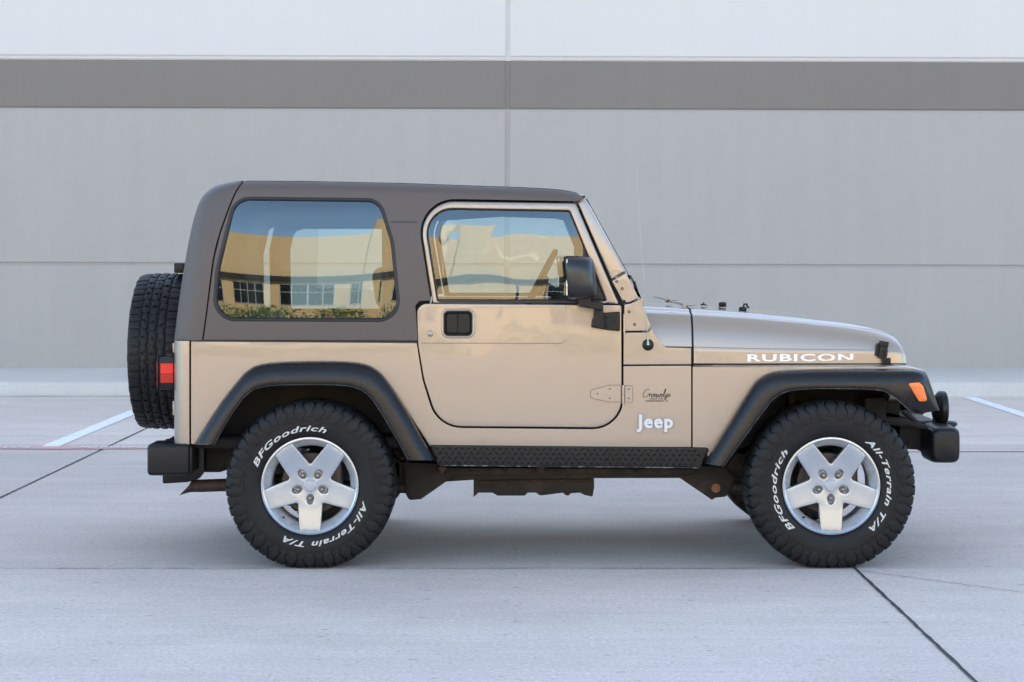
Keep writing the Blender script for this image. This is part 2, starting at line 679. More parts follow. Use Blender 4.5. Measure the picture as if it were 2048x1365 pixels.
# ================================================================== SETTING
def concrete(name, col, streak=False, slabs=False, var=0.08, rough=0.85, bump=0.3, drip=0.0):
    m = bpy.data.materials.new(name)
    m.use_nodes = True
    n, l = m.node_tree.nodes, m.node_tree.links
    p = n['Principled BSDF']
    p.inputs['Roughness'].default_value = rough
    p.inputs['Specular IOR Level'].default_value = 0.3
    tc = n.new('ShaderNodeTexCoord')

    def noise(scale, stretch=(1, 1, 1), detail=6, rg=0.6):
        mp = n.new('ShaderNodeMapping')
        mp.inputs['Scale'].default_value = stretch
        l.new(tc.outputs['Object'], mp.inputs['Vector'])
        t = n.new('ShaderNodeTexNoise')
        t.inputs['Scale'].default_value = scale
        t.inputs['Detail'].default_value = detail
        t.inputs['Roughness'].default_value = rg
        l.new(mp.outputs['Vector'], t.inputs['Vector'])
        return t.outputs['Fac']

    def rng(s, a, b, c, d):
        r_ = n.new('ShaderNodeMapRange')
        for i, q in enumerate((a, b, c, d)):
            r_.inputs[i + 1].default_value = q
        l.new(s, r_.inputs[0])
        return r_.outputs[0]

    def mul(a, b):
        q = n.new('ShaderNodeMath')
        q.operation = 'MULTIPLY'
        for i, z in enumerate((a, b)):
            if isinstance(z, float):
                q.inputs[i].default_value = z
            else:
                l.new(z, q.inputs[i])
        return q.outputs[0]
    f = rng(noise(0.35, detail=4), 0.3, 0.7, 1 - var, 1 + var)
    f = mul(f, rng(noise(45, detail=4), 0.3, 0.7, 1 - var * 0.8, 1 + var * 0.8))
    if streak:
        f = mul(f, rng(noise(1.0, (0.5, 26, 1), 5, 0.7), 0.3, 0.7, 1 - var * 0.9, 1 + var * 0.7))
        f = mul(f, rng(noise(1.0, (4, 160, 1), 4, 0.7), 0.3, 0.7, 1 - var * 0.9, 1 + var * 0.9))
        f = mul(f, rng(noise(75, (0.7, 1.2, 1), 3, 0.8), 0.3, 0.7, 0.76, 1.19))
        f = mul(f, rng(noise(160, (0.8, 1.2, 1), 2, 0.6), 0.3, 0.7, 0.84, 1.14))
        f = mul(f, rng(noise(28, (0.4, 1.6, 1), 4, 0.75), 0.3, 0.7, 0.94, 1.05))
        f = mul(f, rng(noise(1.3, (0.8, 1.6, 1), 6, 0.7), 0.35, 0.65, 0.93, 1.05))
        # small pits and specks lying along the broom finish
        for vs, vr, vg in ((5.0, 0.05, 0.55), (13.0, 0.07, 0.45)):
            mp = n.new('ShaderNodeMapping')
            mp.inputs['Scale'].default_value = (0.55, 1.3, 1)
            l.new(tc.outputs['Object'], mp.inputs['Vector'])
            vo = n.new('ShaderNodeTexVoronoi')
            vo.voronoi_dimensions = '2D'
            vo.inputs['Scale'].default_value = vs
            l.new(mp.outputs['Vector'], vo.inputs['Vector'])
            sc_ = n.new('ShaderNodeSeparateColor')
            l.new(vo.outputs['Color'], sc_.inputs[0])
            thr = mul(rng(sc_.outputs[0], vg, 1.0, 0.0, 1.0), vr)
            dv = n.new('ShaderNodeMath')
            dv.operation = 'LESS_THAN'
            l.new(vo.outputs['Distance'], dv.inputs[0])
            l.new(thr, dv.inputs[1])
            f = mul(f, rng(dv.outputs[0], 0.0, 1.0, 1.0, 0.55))
        f = mul(f, rng(noise(38.0, (0.5, 2.5, 1), 3, 0.8), 0.63, 0.69, 1.0, 0.55))
    if drip:
        f = mul(f, rng(noise(1.0, (5, 5, 0.35), 5, 0.65), 0.3, 0.7, 1 - drip, 1 + drip))
        f = mul(f, rng(noise(14, (1, 1, 1), 5, 0.7), 0.3, 0.7, 1 - drip, 1 + drip))
    if slabs:
        sx = n.new('ShaderNodeSeparateXYZ')
        l.new(tc.outputs['Object'], sx.inputs[0])
        f = mul(f, rng(sx.outputs['Y'], 9.03, 9.09, 1.06, 0.955))
        f = mul(f, rng(sx.outputs['Y'], 14.9, 14.95, 1.0, 1.20))
        f = mul(f, rng(sx.outputs['X'], -3.04, -3.02, 0.97, 1.0))
    sc = n.new('ShaderNodeVectorMath')
    sc.operation = 'SCALE'
    sc.inputs[0].default_value = col
    l.new(f, sc.inputs[3])
    l.new(sc.outputs[0], p.inputs['Base Color'])
    b = n.new('ShaderNodeBump')
    b.inputs['Strength'].default_value = bump
    b.inputs['Distance'].default_value = 0.002
    l.new(noise(120, (0.4, 1.5, 1) if streak else (1, 1, 1), 4, 0.7), b.inputs['Height'])
    l.new(b.outputs[0], p.inputs['Normal'])
    return m


M['lot'] = concrete('lot_concrete', (0.645, 0.555, 0.49), True, True, 0.07)
M['walk'] = concrete('kerb_concrete', (0.61, 0.56, 0.51), False, False, 0.09)
M['joint'] = mat('joint_sealant', (0.035, 0.034, 0.038), 0.8, var=0.3, vscale=30)
M['joint_pale'] = mat('hairline_joint', (0.20, 0.195, 0.19), 0.9, var=0.5, vscale=4)
M['joint_faint'] = mat('faint_joint', (0.42, 0.37, 0.33), 0.9, var=0.3, vscale=3)
M['line_white'] = mat('worn_white_paint', (0.92, 0.91, 0.90), 0.75, var=0.05, vscale=8, dirt=(0.80, 0.79, 0.77), dscale=12)
M['line_red'] = mat('worn_red_paint', (0.70, 0.36, 0.34), 0.8, var=0.15, vscale=8, dirt=(0.66, 0.53, 0.48), dscale=2.6)
M['line_pink'] = mat('faded_red_paint', (0.66, 0.51, 0.47), 0.8, var=0.08, vscale=8, dirt=(0.66, 0.57, 0.51), dscale=2.6)
M['wall_grey'] = concrete('painted_grey_concrete', (0.415, 0.365, 0.324), False, False, 0.03, 0.8, 0.5, 0.022)
M['wall_band'] = concrete('painted_dark_concrete', (0.22, 0.183, 0.153), False, False, 0.03, 0.8, 0.5, 0.022)
M['wall_white'] = concrete('painted_white_concrete', (0.65, 0.58, 0.527), False, False, 0.012, 0.8, 0.4, 0.010)
M['reveal'] = concrete('reveal_groove', (0.39, 0.345, 0.31), False, False, 0.03, 0.85, 0.3)
M['reveal_white'] = concrete('white_reveal_groove', (0.59, 0.53, 0.48), False, False, 0.03, 0.85, 0.3)
M['tan_wall'] = concrete('tan_stucco', (0.86, 0.62, 0.32), False, False, 0.04, 0.85, 0.3)
M['dark_trim'] = mat('dark_canopy', (0.018, 0.018, 0.018), 0.6)
M['shop_glass'] = mat('dark_shop_glass', (0.012, 0.018, 0.02), 0.08, 0, 0, spec=0.5)
M['frame_pale'] = mat('pale_window_frame', (0.6, 0.58, 0.54), 0.5)
M['leaf'] = mat('shrub_leaf', (0.055, 0.23, 0.045), 0.55, var=0.4, vscale=9)
M['bark'] = mat('shrub_stem', (0.10, 0.075, 0.05), 0.9)


def sheet(name, x0, x1, y0, y1, z, m, nx=1, ny=1, jit=0.0):
    mb = MB()
    P = [[(x0 + (x1 - x0) * i / nx, y0 + (y1 - y0) * j / ny, z) for j in range(ny + 1)] for i in range(nx + 1)]
    if jit:
        P = [[(p[0] + random.uniform(-jit, jit) * (ny > 1), p[1] + random.uniform(-jit, jit) * (nx > 1), p[2]) for p in row] for row in P]
    grid(mb, P)
    return tag(mb.build(name, m, recalc=True, smooth=False), kind='structure')


sheet('ground', -600, 600, -600, 600, 0.0, M['lot'])
KY, WY = 19.9, 22.2           # kerb face, wall face
KH = 0.14
mb = MB()                      # raised sidewalk with a rounded kerb along the wall
prof = [(KY, -0.05), (KY + 0.012, KH - 0.03), (KY + 0.02, KH - 0.012), (KY + 0.04, KH), (WY + 0.6, KH + 0.012)]
xs = [-60 + 120 * i / 60 for i in range(61)]
grid(mb, [[(x, y, z) for y, z in prof] for x in xs])
tag(mb.build('sidewalk', M['walk'], recalc=True), kind='structure')
for i, x in enumerate([-7.4, -2.2, 3.1, 8.0, -12, 13]):       # kerb contraction joints
    sheet('sidewalk_joint', x - 0.006, x + 0.006, KY + 0.05, WY, KH + 0.006 + 0.008, M['joint_pale'])
sheet('gutter_joint', -40, 1.5, KY - 0.022, KY - 0.002, 0.004, M['joint'], 160, 1, 0.005)
for x in (-3.03, 1.535):
    sheet('pavement_joint', x - 0.007, x + 0.007, 2, KY - 0.03, 0.004, M['joint'], 1, 260, 0.0025)
for x in (-7.6, 6.1):
    sheet('pavement_joint', x - 0.007, x + 0.007, -32, KY - 0.03, 0.004, M['joint'])
sheet('hairline_crack', -5.0, 1.50, 9.052, 9.060, 0.004, M['joint_pale'], 200, 1, 0.004)
sheet('hairline_crack', -20, 30, 15.585, 15.597, 0.004, M['joint_faint'], 100, 1, 0.004)
mb = MB()                      # thin wandering crack at the right foreground
P = []
for k in range(60):
    t = k / 59
    y = 1143 + 44 * t + random.uniform(-0.7, 0.7)
    Y = F * CZ / (y - HY)
    X = (1722 + 330 * t - CX) * Y / F
    wdt = 0.0022 + 0.002 * random.random()
    P.append([(X, Y - wdt, 0.004), (X, Y + wdt, 0.004)])
grid(mb, P)
tag(mb.build('hairline_crack', M['joint'], recalc=True, smooth=False), kind='structure')
for k in range(-3, 6):
    x = -3.46 + 2.645 * k
    sheet('parking_line', x - 0.066, x + 0.066, 14.74, KY - 0.12, 0.004, M['line_white'], 1, 60, 0.004)
sheet('fire_lane_line', -9, -2.3, 14.54, 14.73, 0.005, M['line_red'], 60, 1, 0.01)
sheet('fire_lane_line', -2.3, 30, 14.34, 14.47, 0.005, M['line_pink'], 120, 1, 0.012)
mb = MB()
for tx, x in (('FIRE LANE', -3.95), ('NO PARKING', -3.22), ('FIRE LANE', -2.42)):
    vs, fs = text_geo(tx, 0.15, 0.0, 0.0, 0, 1.0, 0.55)
    mb.add([(x + a, 14.585 + b, 0.0095) for a, b, c in vs], fs)
tag(mb.build('fire_lane_lettering', M['line_white'], smooth=False), kind='structure')

# ---- tilt-up warehouse behind the car
wh = tag(empty('warehouse', (0, WY, 0)), 'tall grey tilt-up concrete warehouse with a dark band, standing behind the car', 'warehouse')
wh.rotation_euler = (0, R(0.17), 0)
WZ1, WZ2, WZ3, WZ4, WTOP = 1.295, 3.035, 3.575, 3.615, 8.0
XL, XR, XJ = -46.0, 46.0, -0.12


def slab(mb, x0, x1, z0, z1, y0, y1, ch=0.012, m=0):
    """wall panel whose front edges are chamfered"""
    lp = [(x0, z0), (x1, z0), (x1, z1), (x0, z1)]
    li = offset(lp, ch)
    P = [[(x, y1, z) for x, z in lp], [(x, y0 + ch, z) for x, z in lp], [(x, y0, z) for x, z in li]]
    grid(mb, P, close_j=True, m=m)
    mb.add([P[2][k] for k in range(4)], [(0, 1, 2, 3)], m)


def wall_part(name, z0, z1, mt, y0=0.0, g=0.02):
    mb = MB()
    for a, b in ((XL, XJ - g), (XJ + g, XR)):
        slab(mb, a, b, z0, z1, y0, 0.25)
    return mb.build(name, mt, wh, recalc=True, smooth=False)


wall_part('lower_wall', -0.3, WZ1 - 0.012, M['wall_grey'])
wall_part('middle_wall', WZ1 + 0.012, WZ2 - 0.014, M['wall_grey'])
wall_part('dark_band', WZ2 + 0.004, WZ3, M['wall_band'], 0.006)
wall_part('trim_strip', WZ3 + 0.003, WZ4 - 0.006, M['wall_white'], 0.004)
wall_part('upper_wall', WZ4 + 0.006, WTOP, M['wall_white'])
for z0, z1, mt in ((-0.2, WZ2, M['reveal']), (WZ2, WZ3, M['wall_band']), (WZ3, WTOP - 0.3, M['reveal_white'])):
    mb = MB()
    rbox(mb, (0, 0.242, (z0 + z1) / 2), (XR - XL, 0.45, z1 - z0), 0)
    mb.build('reveal', mt, wh, smooth=False)
mb = MB()
rbox(mb, (0, 12, WTOP - 0.4), (XR - XL - 0.4, 23, 0.3), 0)
rbox(mb, (0, 23.6, WTOP / 2), (XR - XL - 0.2, 0.3, WTOP - 0.2), 0)
rbox(mb, (XL + 0.2, 12, WTOP / 2), (0.3, 22.8, WTOP - 0.2), 0)
rbox(mb, (XR - 0.2, 12, WTOP / 2), (0.3, 22.8, WTOP - 0.2), 0)
mb.build('roof', M['wall_grey'], wh, smooth=False)

# ---- the sunlit building across the lot, seen in the glass and the paint
BY = -30.0
ob = tag(empty('office_building', (0, BY, 0)), 'sunlit tan building across the lot, mirrored in the car windows', 'building')
mb = MB()
rbox(mb, (0, -8, 5.2), (120, 15.6, 10.4), 0.05, 1)
mb.build('wall', M['tan_wall'], ob, smooth=False)
mb = MB()
rbox(mb, (-1.15, -7.7, 6.3), (1.5, 15.6, 12.6), 0.05, 1)
mb.build('raised_parapet', M['tan_wall'], ob, smooth=False)
mb = MB()
rbox(mb, (0, 0.14, 4.2), (119, 0.8, 0.6), 0.02, 1)
mb.build('canopy', M['dark_trim'], ob, smooth=False)
for i in range(-8, 9):
    fr = MB()
    x = i * 3.6 - 5.1
    for dx in (-1.25, -0.625, 0, 0.625, 1.25):
        rbox(fr, (x + dx, -0.16, 2.55), (0.05, 0.1, 2.1), 0)
    for dz in (1.5, 2.75, 3.6):
        rbox(fr, (x, -0.15, dz), (2.56, 0.09, 0.06), 0)
    fo = fr.build('window', M['frame_pale'], ob, smooth=False)
    g = MB()
    rbox(g, (x, -0.17, 2.55), (2.5, 0.06, 2.1), 0)
    g.build('pane', M['shop_glass'], fo, smooth=False)


def shrub(x, y, rad, label):
    o = tag(empty('shrub', (x, y, 0)), label, 'shrub', 'shrubs along the tan building')
    mb = MB()
    for k in range(420):
        th, ph = random.uniform(0, 2 * PI), math.acos(random.uniform(-0.3, 1))
        rr = rad * random.uniform(0.55, 1.05)
        c = Vector((rr * 1.3 * math.sin(ph) * math.cos(th), rr * math.sin(ph) * math.sin(th), 0.15 + rr * 0.9 * abs(math.cos(ph))))
        a = Vector((random.gauss(0, 1), random.gauss(0, 1), random.gauss(0, 1))).normalized()
        b = a.orthogonal().normalized()
        q = random.uniform(0.06, 0.13)
        mb.add([c - a * q, c + b * q * 0.6, c + a * q, c - b * q * 0.6], [(0, 1, 2, 3)])
    mb.build('foliage', M['leaf'], o, smooth=False)
    mb = MB()
    for k in range(5):
        t = 2 * PI * k / 5
        tube(mb, [(0, 0, -0.02), (0.25 * rad * math.cos(t), 0.25 * rad * math.sin(t), rad * 0.4), (0.7 * rad * math.cos(t), 0.6 * rad * math.sin(t), rad * 0.7)], [0.03, 0.02, 0.01], 6)
    mb.build('stem', M['bark'], o)


for x in (-14.0, -10.2, -8.1, -7.2, -6.4, -3.6, -2.7, 1.5, 3.4, 7.0, 10.5):
    shrub(x + random.uniform(-0.1, 0.1), BY + 1.8 + random.uniform(-0.2, 0.2), random.uniform(1.25, 1.5),
          'green leafy shrub in the row along the sunlit tan building')

# ================================================================== THE CAR
YC, XO = 9.92, 0.24
car = tag(empty('off_road_car', (XO, YC, 0)), 'khaki two-door off-road car with a brown hardtop and all-terrain tyres', 'car')


def C(x, y, hw=0.745):
    """photo pixel on the near side at half-width hw -> car-local (x, z)"""
    for _ in range(5):
        h = hw(X, Z) if callable(hw) and _ else (hw if not callable(hw) else 0.74)
        Y = YC - h
        X, Z = (x - CX) * Y / F - XO, CZ - (y - HY) * Y / F
    return X, Z


def CL(pts, hw=0.745):
    return [C(p[0], p[1], hw) for p in pts]


ZB = 1.034


def tub_hw(x, z):
    return 0.745 + 0.0045 * (1 - ((z - 0.80) / 0.35) ** 2)


def up_hw(x, z):
    if z < ZB:
        return tub_hw(x, z)
    t = (z - ZB) / 0.74
    return tub_hw(x, ZB) - 0.062 * max(t, 0) ** 2.7


def glass_hw(x, z):
    return up_hw(x, z)


# roof edge silhouette, as a table of car-local (x, z)
RT = [C(x, y, 0.65) for x, y in [(440, 368), (486, 361.5), (600, 362), (800, 366), (950, 371.5), (1040, 374.5), (1100, 377.5), (1130, 380.5), (1150, 384.5), (1161, 389.5), (1169, 396)]]
RTX, RTZ = [p[0] for p in RT], [p[1] for p in RT]
RSH = 0.055


def zt(x):
    return interp(x, RTX, RTZ)


def ht_hw(x, z):
    h = up_hw(x, z) + 0.004
    e = z - (zt(x) - RSH)
    if e > 0:
        e = min(e, RSH * 0.9999)
        h -= RSH - math.sqrt(max(0, RSH * RSH - e * e))
    return h


def both(fn):
    for s in (-1, 1):
        fn(s)


# ---------------------------------------------------------------- tub
gap = 2.0      # half gap in photo pixels
door_rp = [(833.5, 607.5, 20), (1243, 610.5, 5), (1243.5, 856, 58), (878, 853, 62), (848, 760, 120), (836, 690, 120)]
door_loop_px = rp(door_rp)
SX0 = C(380.5, 700, 0.745)[0]


def tub_panels(mb, s):
    # rear quarter, sill and lower cowl side
    big = rp([(382, 683.5, 2), (833.5, 686.5, 1), (834.5, 694, 0), (845, 760, 120), (874.5, 856, 66), (1247, 859.5, 62), (1246.8, 732.5, 1), (1382.5, 731.8, 1), (1382.5, 895, 1),
              (860, 893, 0), (800, 800, 60), (760, 758, 40), (500, 758, 40), (430, 880, 0), (418, 890, 0), (382, 889, 2)])
    panel(mb, CL(big, tub_hw), [], tub_hw, s, 0.03, 0.0025, 0.04)
    cowl = rp([(1247.2, 665.5, 1), (1297, 665.3, 4), (1303, 657.5, 1), (1321, 686, 16), (1331, 695, 8), (1382.5, 696.5, 1), (1382.5, 729.3, 1), (1247, 729.9, 1)])
    panel(mb, CL(cowl, tub_hw), [], tub_hw, s, 0.03, 0.003, 0.03)
    fen = rp([(1385.2, 734, 1), (1640, 738, 3), (1560, 760, 30), (1500, 800, 20), (1420, 930, 0), (1410, 896, 0), (1385.2, 895.5, 1)])
    panel(mb, CL(fen, tub_hw), [], tub_hw, s, 0.03, 0.0025, 0.04)
    # rear corner, rounded in plan
    zb, ztp = C(380, 889, 0.745)[1], C(380, 682.5, 0.745)[1]
    Rc = SX0 - 0.004 - C(348, 780, 0.68)[0]
    P = []
    for k in range(13):
        a = PI / 2 * k / 12
        P.append([])
        for j in range(11):
            z = zb + (ztp - zb) * j / 10
            P[-1].append((SX0 - 0.004 - Rc * math.sin(a), s * (tub_hw(0, z) - Rc * (1 - math.cos(a))), z))
    grid(mb, P, flip=(s < 0))
    return Rc, zb, ztp


mb = MB()
for s in (-1, 1):
    Rc, zb, ztp = tub_panels(mb, s)
xr = SX0 - 0.004 - Rc
rbox(mb, (xr + 0.012, 0, (zb + ztp) / 2), (0.022, 2 * (0.735 - Rc), ztp - zb), 0.004, 1)     # tailgate wall
body = mb.build('body', M['paint'], car, wn=True)
mb = MB()
xa, xb = xr + 0.03, C(1384, 700)[0]
rbox(mb, ((xa + xb) / 2, 0, 0.555), (xb - xa, 1.36, 0.05), 0.01, 1)                # floor
for s in (-1, 1):
    x0, z0 = C(395, 690, 0.70)
    x1, z1 = C(866, 880, 0.70)
    rbox(mb, ((x0 + x1) / 2 - 0.02, s * 0.50, 0.80), (x1 - x0 - 0.12, 0.02, 0.5), 0)            # inner wheelhouse wall
    rbox(mb, ((x0 + x1) / 2 - 0.02, s * 0.61, 0.955), (x1 - x0 - 0.12, 0.22, 0.02), 0)
    rbox(mb, (x0 + 0.03, s * 0.61, 0.76), (0.02, 0.22, 0.37), 0)
    rbox(mb, (x1 - 0.07, s * 0.61, 0.72), (0.02, 0.22, 0.46), 0)
    # door opening backing so that the shut lines read dark
    a, b = C(842, 690, 0.70), C(1250, 864, 0.70)
    rbox(mb, ((a[0] + b[0]) / 2, s * 0.655, (a[1] + b[1]) / 2 + 0.03), (b[0] - a[0] + 0.10, 0.02, a[1] - b[1] + 0.12), 0)
    a, b = C(1252, 640, 0.70), C(1384, 890, 0.70)
    rbox(mb, ((a[0] + b[0]) / 2, s * 0.66, (a[1] + b[1]) / 2), (b[0] - a[0], 0.02, a[1] - b[1]), 0)
    a, b = C(374, 690, 0.70), C(836, 740, 0.70)
    rbox(mb, ((a[0] + b[0]) / 2, s * 0.685, (a[1] + b[1]) / 2), (b[0] - a[0], 0.02, a[1] - b[1]), 0)
mb.build('inner_tub', M['well'], car, smooth=False)

# lettering and badges lying on the near and far sides
def side_text(mb, tx, cx, base_y, size_px, s=-1, hw=0.75, ext=0.0012, off=0.0, shear=0.0, space=1.0, sx=1.0, lift=0.0, m=0, rise=0.0):
    x0, z0 = C(cx, base_y, hw)
    k = (YC - (hw if not callable(hw) else 0.70)) / F
    vs, fs = text_geo(tx, size_px * k, ext, off, shear, space, sx, 'CENTER')
    n = max(1e-6, max(abs(v[0]) for v in vs))
    out = []
    for a, b, c in vs:
        h = hw if not callable(hw) else hw(x0 + a, z0 + b)
        out.append((x0 + (a if s < 0 else -a), s * (h + lift + c), z0 + b + rise * a))
    mb.add(out, fs if s < 0 else [f[::-1] for f in fs], m)


H0 = tub_hw(0, 0.85)
mb = MB()
side_text(mb, 'Jeep', 1311, 855, 35.5, -1, H0, 0.0025, 0.0080, 0, 1.16, 1.0, 0.0026)
badge = mb.build('badge', M['badge_rim'], car, sharp=30)
mb = MB()
side_text(mb, 'Jeep', 1311, 855, 35.5, -1, H0, 0.0010, 0.0030, 0, 1.16, 1.0, 0.0062)
mb.build('badge_lettering', M['badge_white'], badge, smooth=False)
mb = MB()
HC = tub_hw(0, 0.80)


def stroke(mb, pts, w_px, hw_=HC, slant=0.0):
    """pen stroke: a flat ribbon along a smooth curve, in photo pixels"""
    sp_ = spline(pts, 6)
    L, Rr = [], []
    for i, p in enumerate(sp_):
        a, b = sp_[max(0, i - 1)], sp_[min(len(sp_) - 1, i + 1)]
        d_ = np.array([b[0] - a[0], b[1] - a[1]])
        n_ = np.array([-d_[1], d_[0]]) / max(1e-6, np.hypot(*d_))
        wd = w_px * (0.55 + 0.45 * abs(d_[1]) / max(1e-6, np.hypot(*d_)))
        for o_, l_ in ((0.5, L), (-0.5, Rr)):
            q_ = C(p[0] + n_[0] * wd * o_, p[1] + n_[1] * wd * o_, hw_)
            l_.append((q_[0], -(hw_ + 0.0006), q_[1]))
    grid(mb, [L, Rr])


for st_ in ([(1298.5, 781), (1297, 778.6), (1293.5, 779), (1289, 784), (1286.2, 790), (1287, 794.3), (1290.5, 795), (1295.5, 791.5), (1297.8, 788.6)],      # C
            [(1297.8, 788.6), (1299.5, 787.6), (1298.4, 794.5)], [(1298.6, 793), (1300.8, 788.6), (1303, 788)],                                             # r
            [(1302.5, 792), (1306, 790.3), (1306.2, 788.4), (1304.2, 788.6), (1302.6, 792), (1303.8, 794.6), (1307.4, 792.6)],                               # e
            [(1307.4, 792.6), (1309, 788.2), (1307.8, 794.6)], [(1308.2, 792.4), (1311, 788.4), (1312.3, 789.4), (1311.2, 794.4), (1314, 792.8)],            # n
            [(1314.4, 788.4), (1313.4, 793.6), (1315.2, 794.4), (1317.6, 788.6)], [(1317.6, 788.6), (1316.8, 793.8), (1318.8, 794.3), (1321.2, 788.2), (1322.6, 789.6)],  # w
            [(1321.6, 792), (1325, 790.3), (1325.2, 788.4), (1323.2, 788.6), (1321.6, 792), (1322.8, 794.6), (1326, 792.4)],                                 # e
            [(1326, 792.4), (1330.8, 783), (1331.6, 778.6), (1330, 780), (1327.2, 790), (1327.6, 794.5), (1330, 792.6)],                                     # l
            [(1334, 788.6), (1331.6, 788.6), (1330, 792), (1331, 794.3), (1333.4, 792), (1334.4, 788.2), (1331.4, 798.6), (1329, 799), (1330.6, 796), (1335.6, 793)],  # g
            [(1335.4, 792), (1339.4, 790.3), (1339.6, 788.2), (1337.4, 788.6), (1335.6, 792), (1337, 794.6), (1341.5, 791)]):                               # e
    stroke(mb, st_, 1.5)
side_text(mb, 'SINCE 1948', 1313, 799.4, 4.6, -1, HC, 0.0002, 0.0003, 0, 1.15, 1.02, 0.0006)
side_text(mb, 'FREDERICKSBURG, TX', 1313.5, 803.8, 4.4, -1, HC, 0.0002, 0.0003, 0, 1.08, 0.97, 0.0006)
mb.build('dealer_decal', M['black_decal'], car, smooth=False)

# ---------------------------------------------------------------- doors
FRO = rp([(865.5, 606.5, 1), (833.5, 402, 64), (1152, 406.5, 7), (1237.5, 608, 1)], 12)
FRI = rp([(874.5, 601.5, 3), (845.5, 416.5, 50), (1139.5, 421.5, 7), (1212.5, 602, 3)], 12)


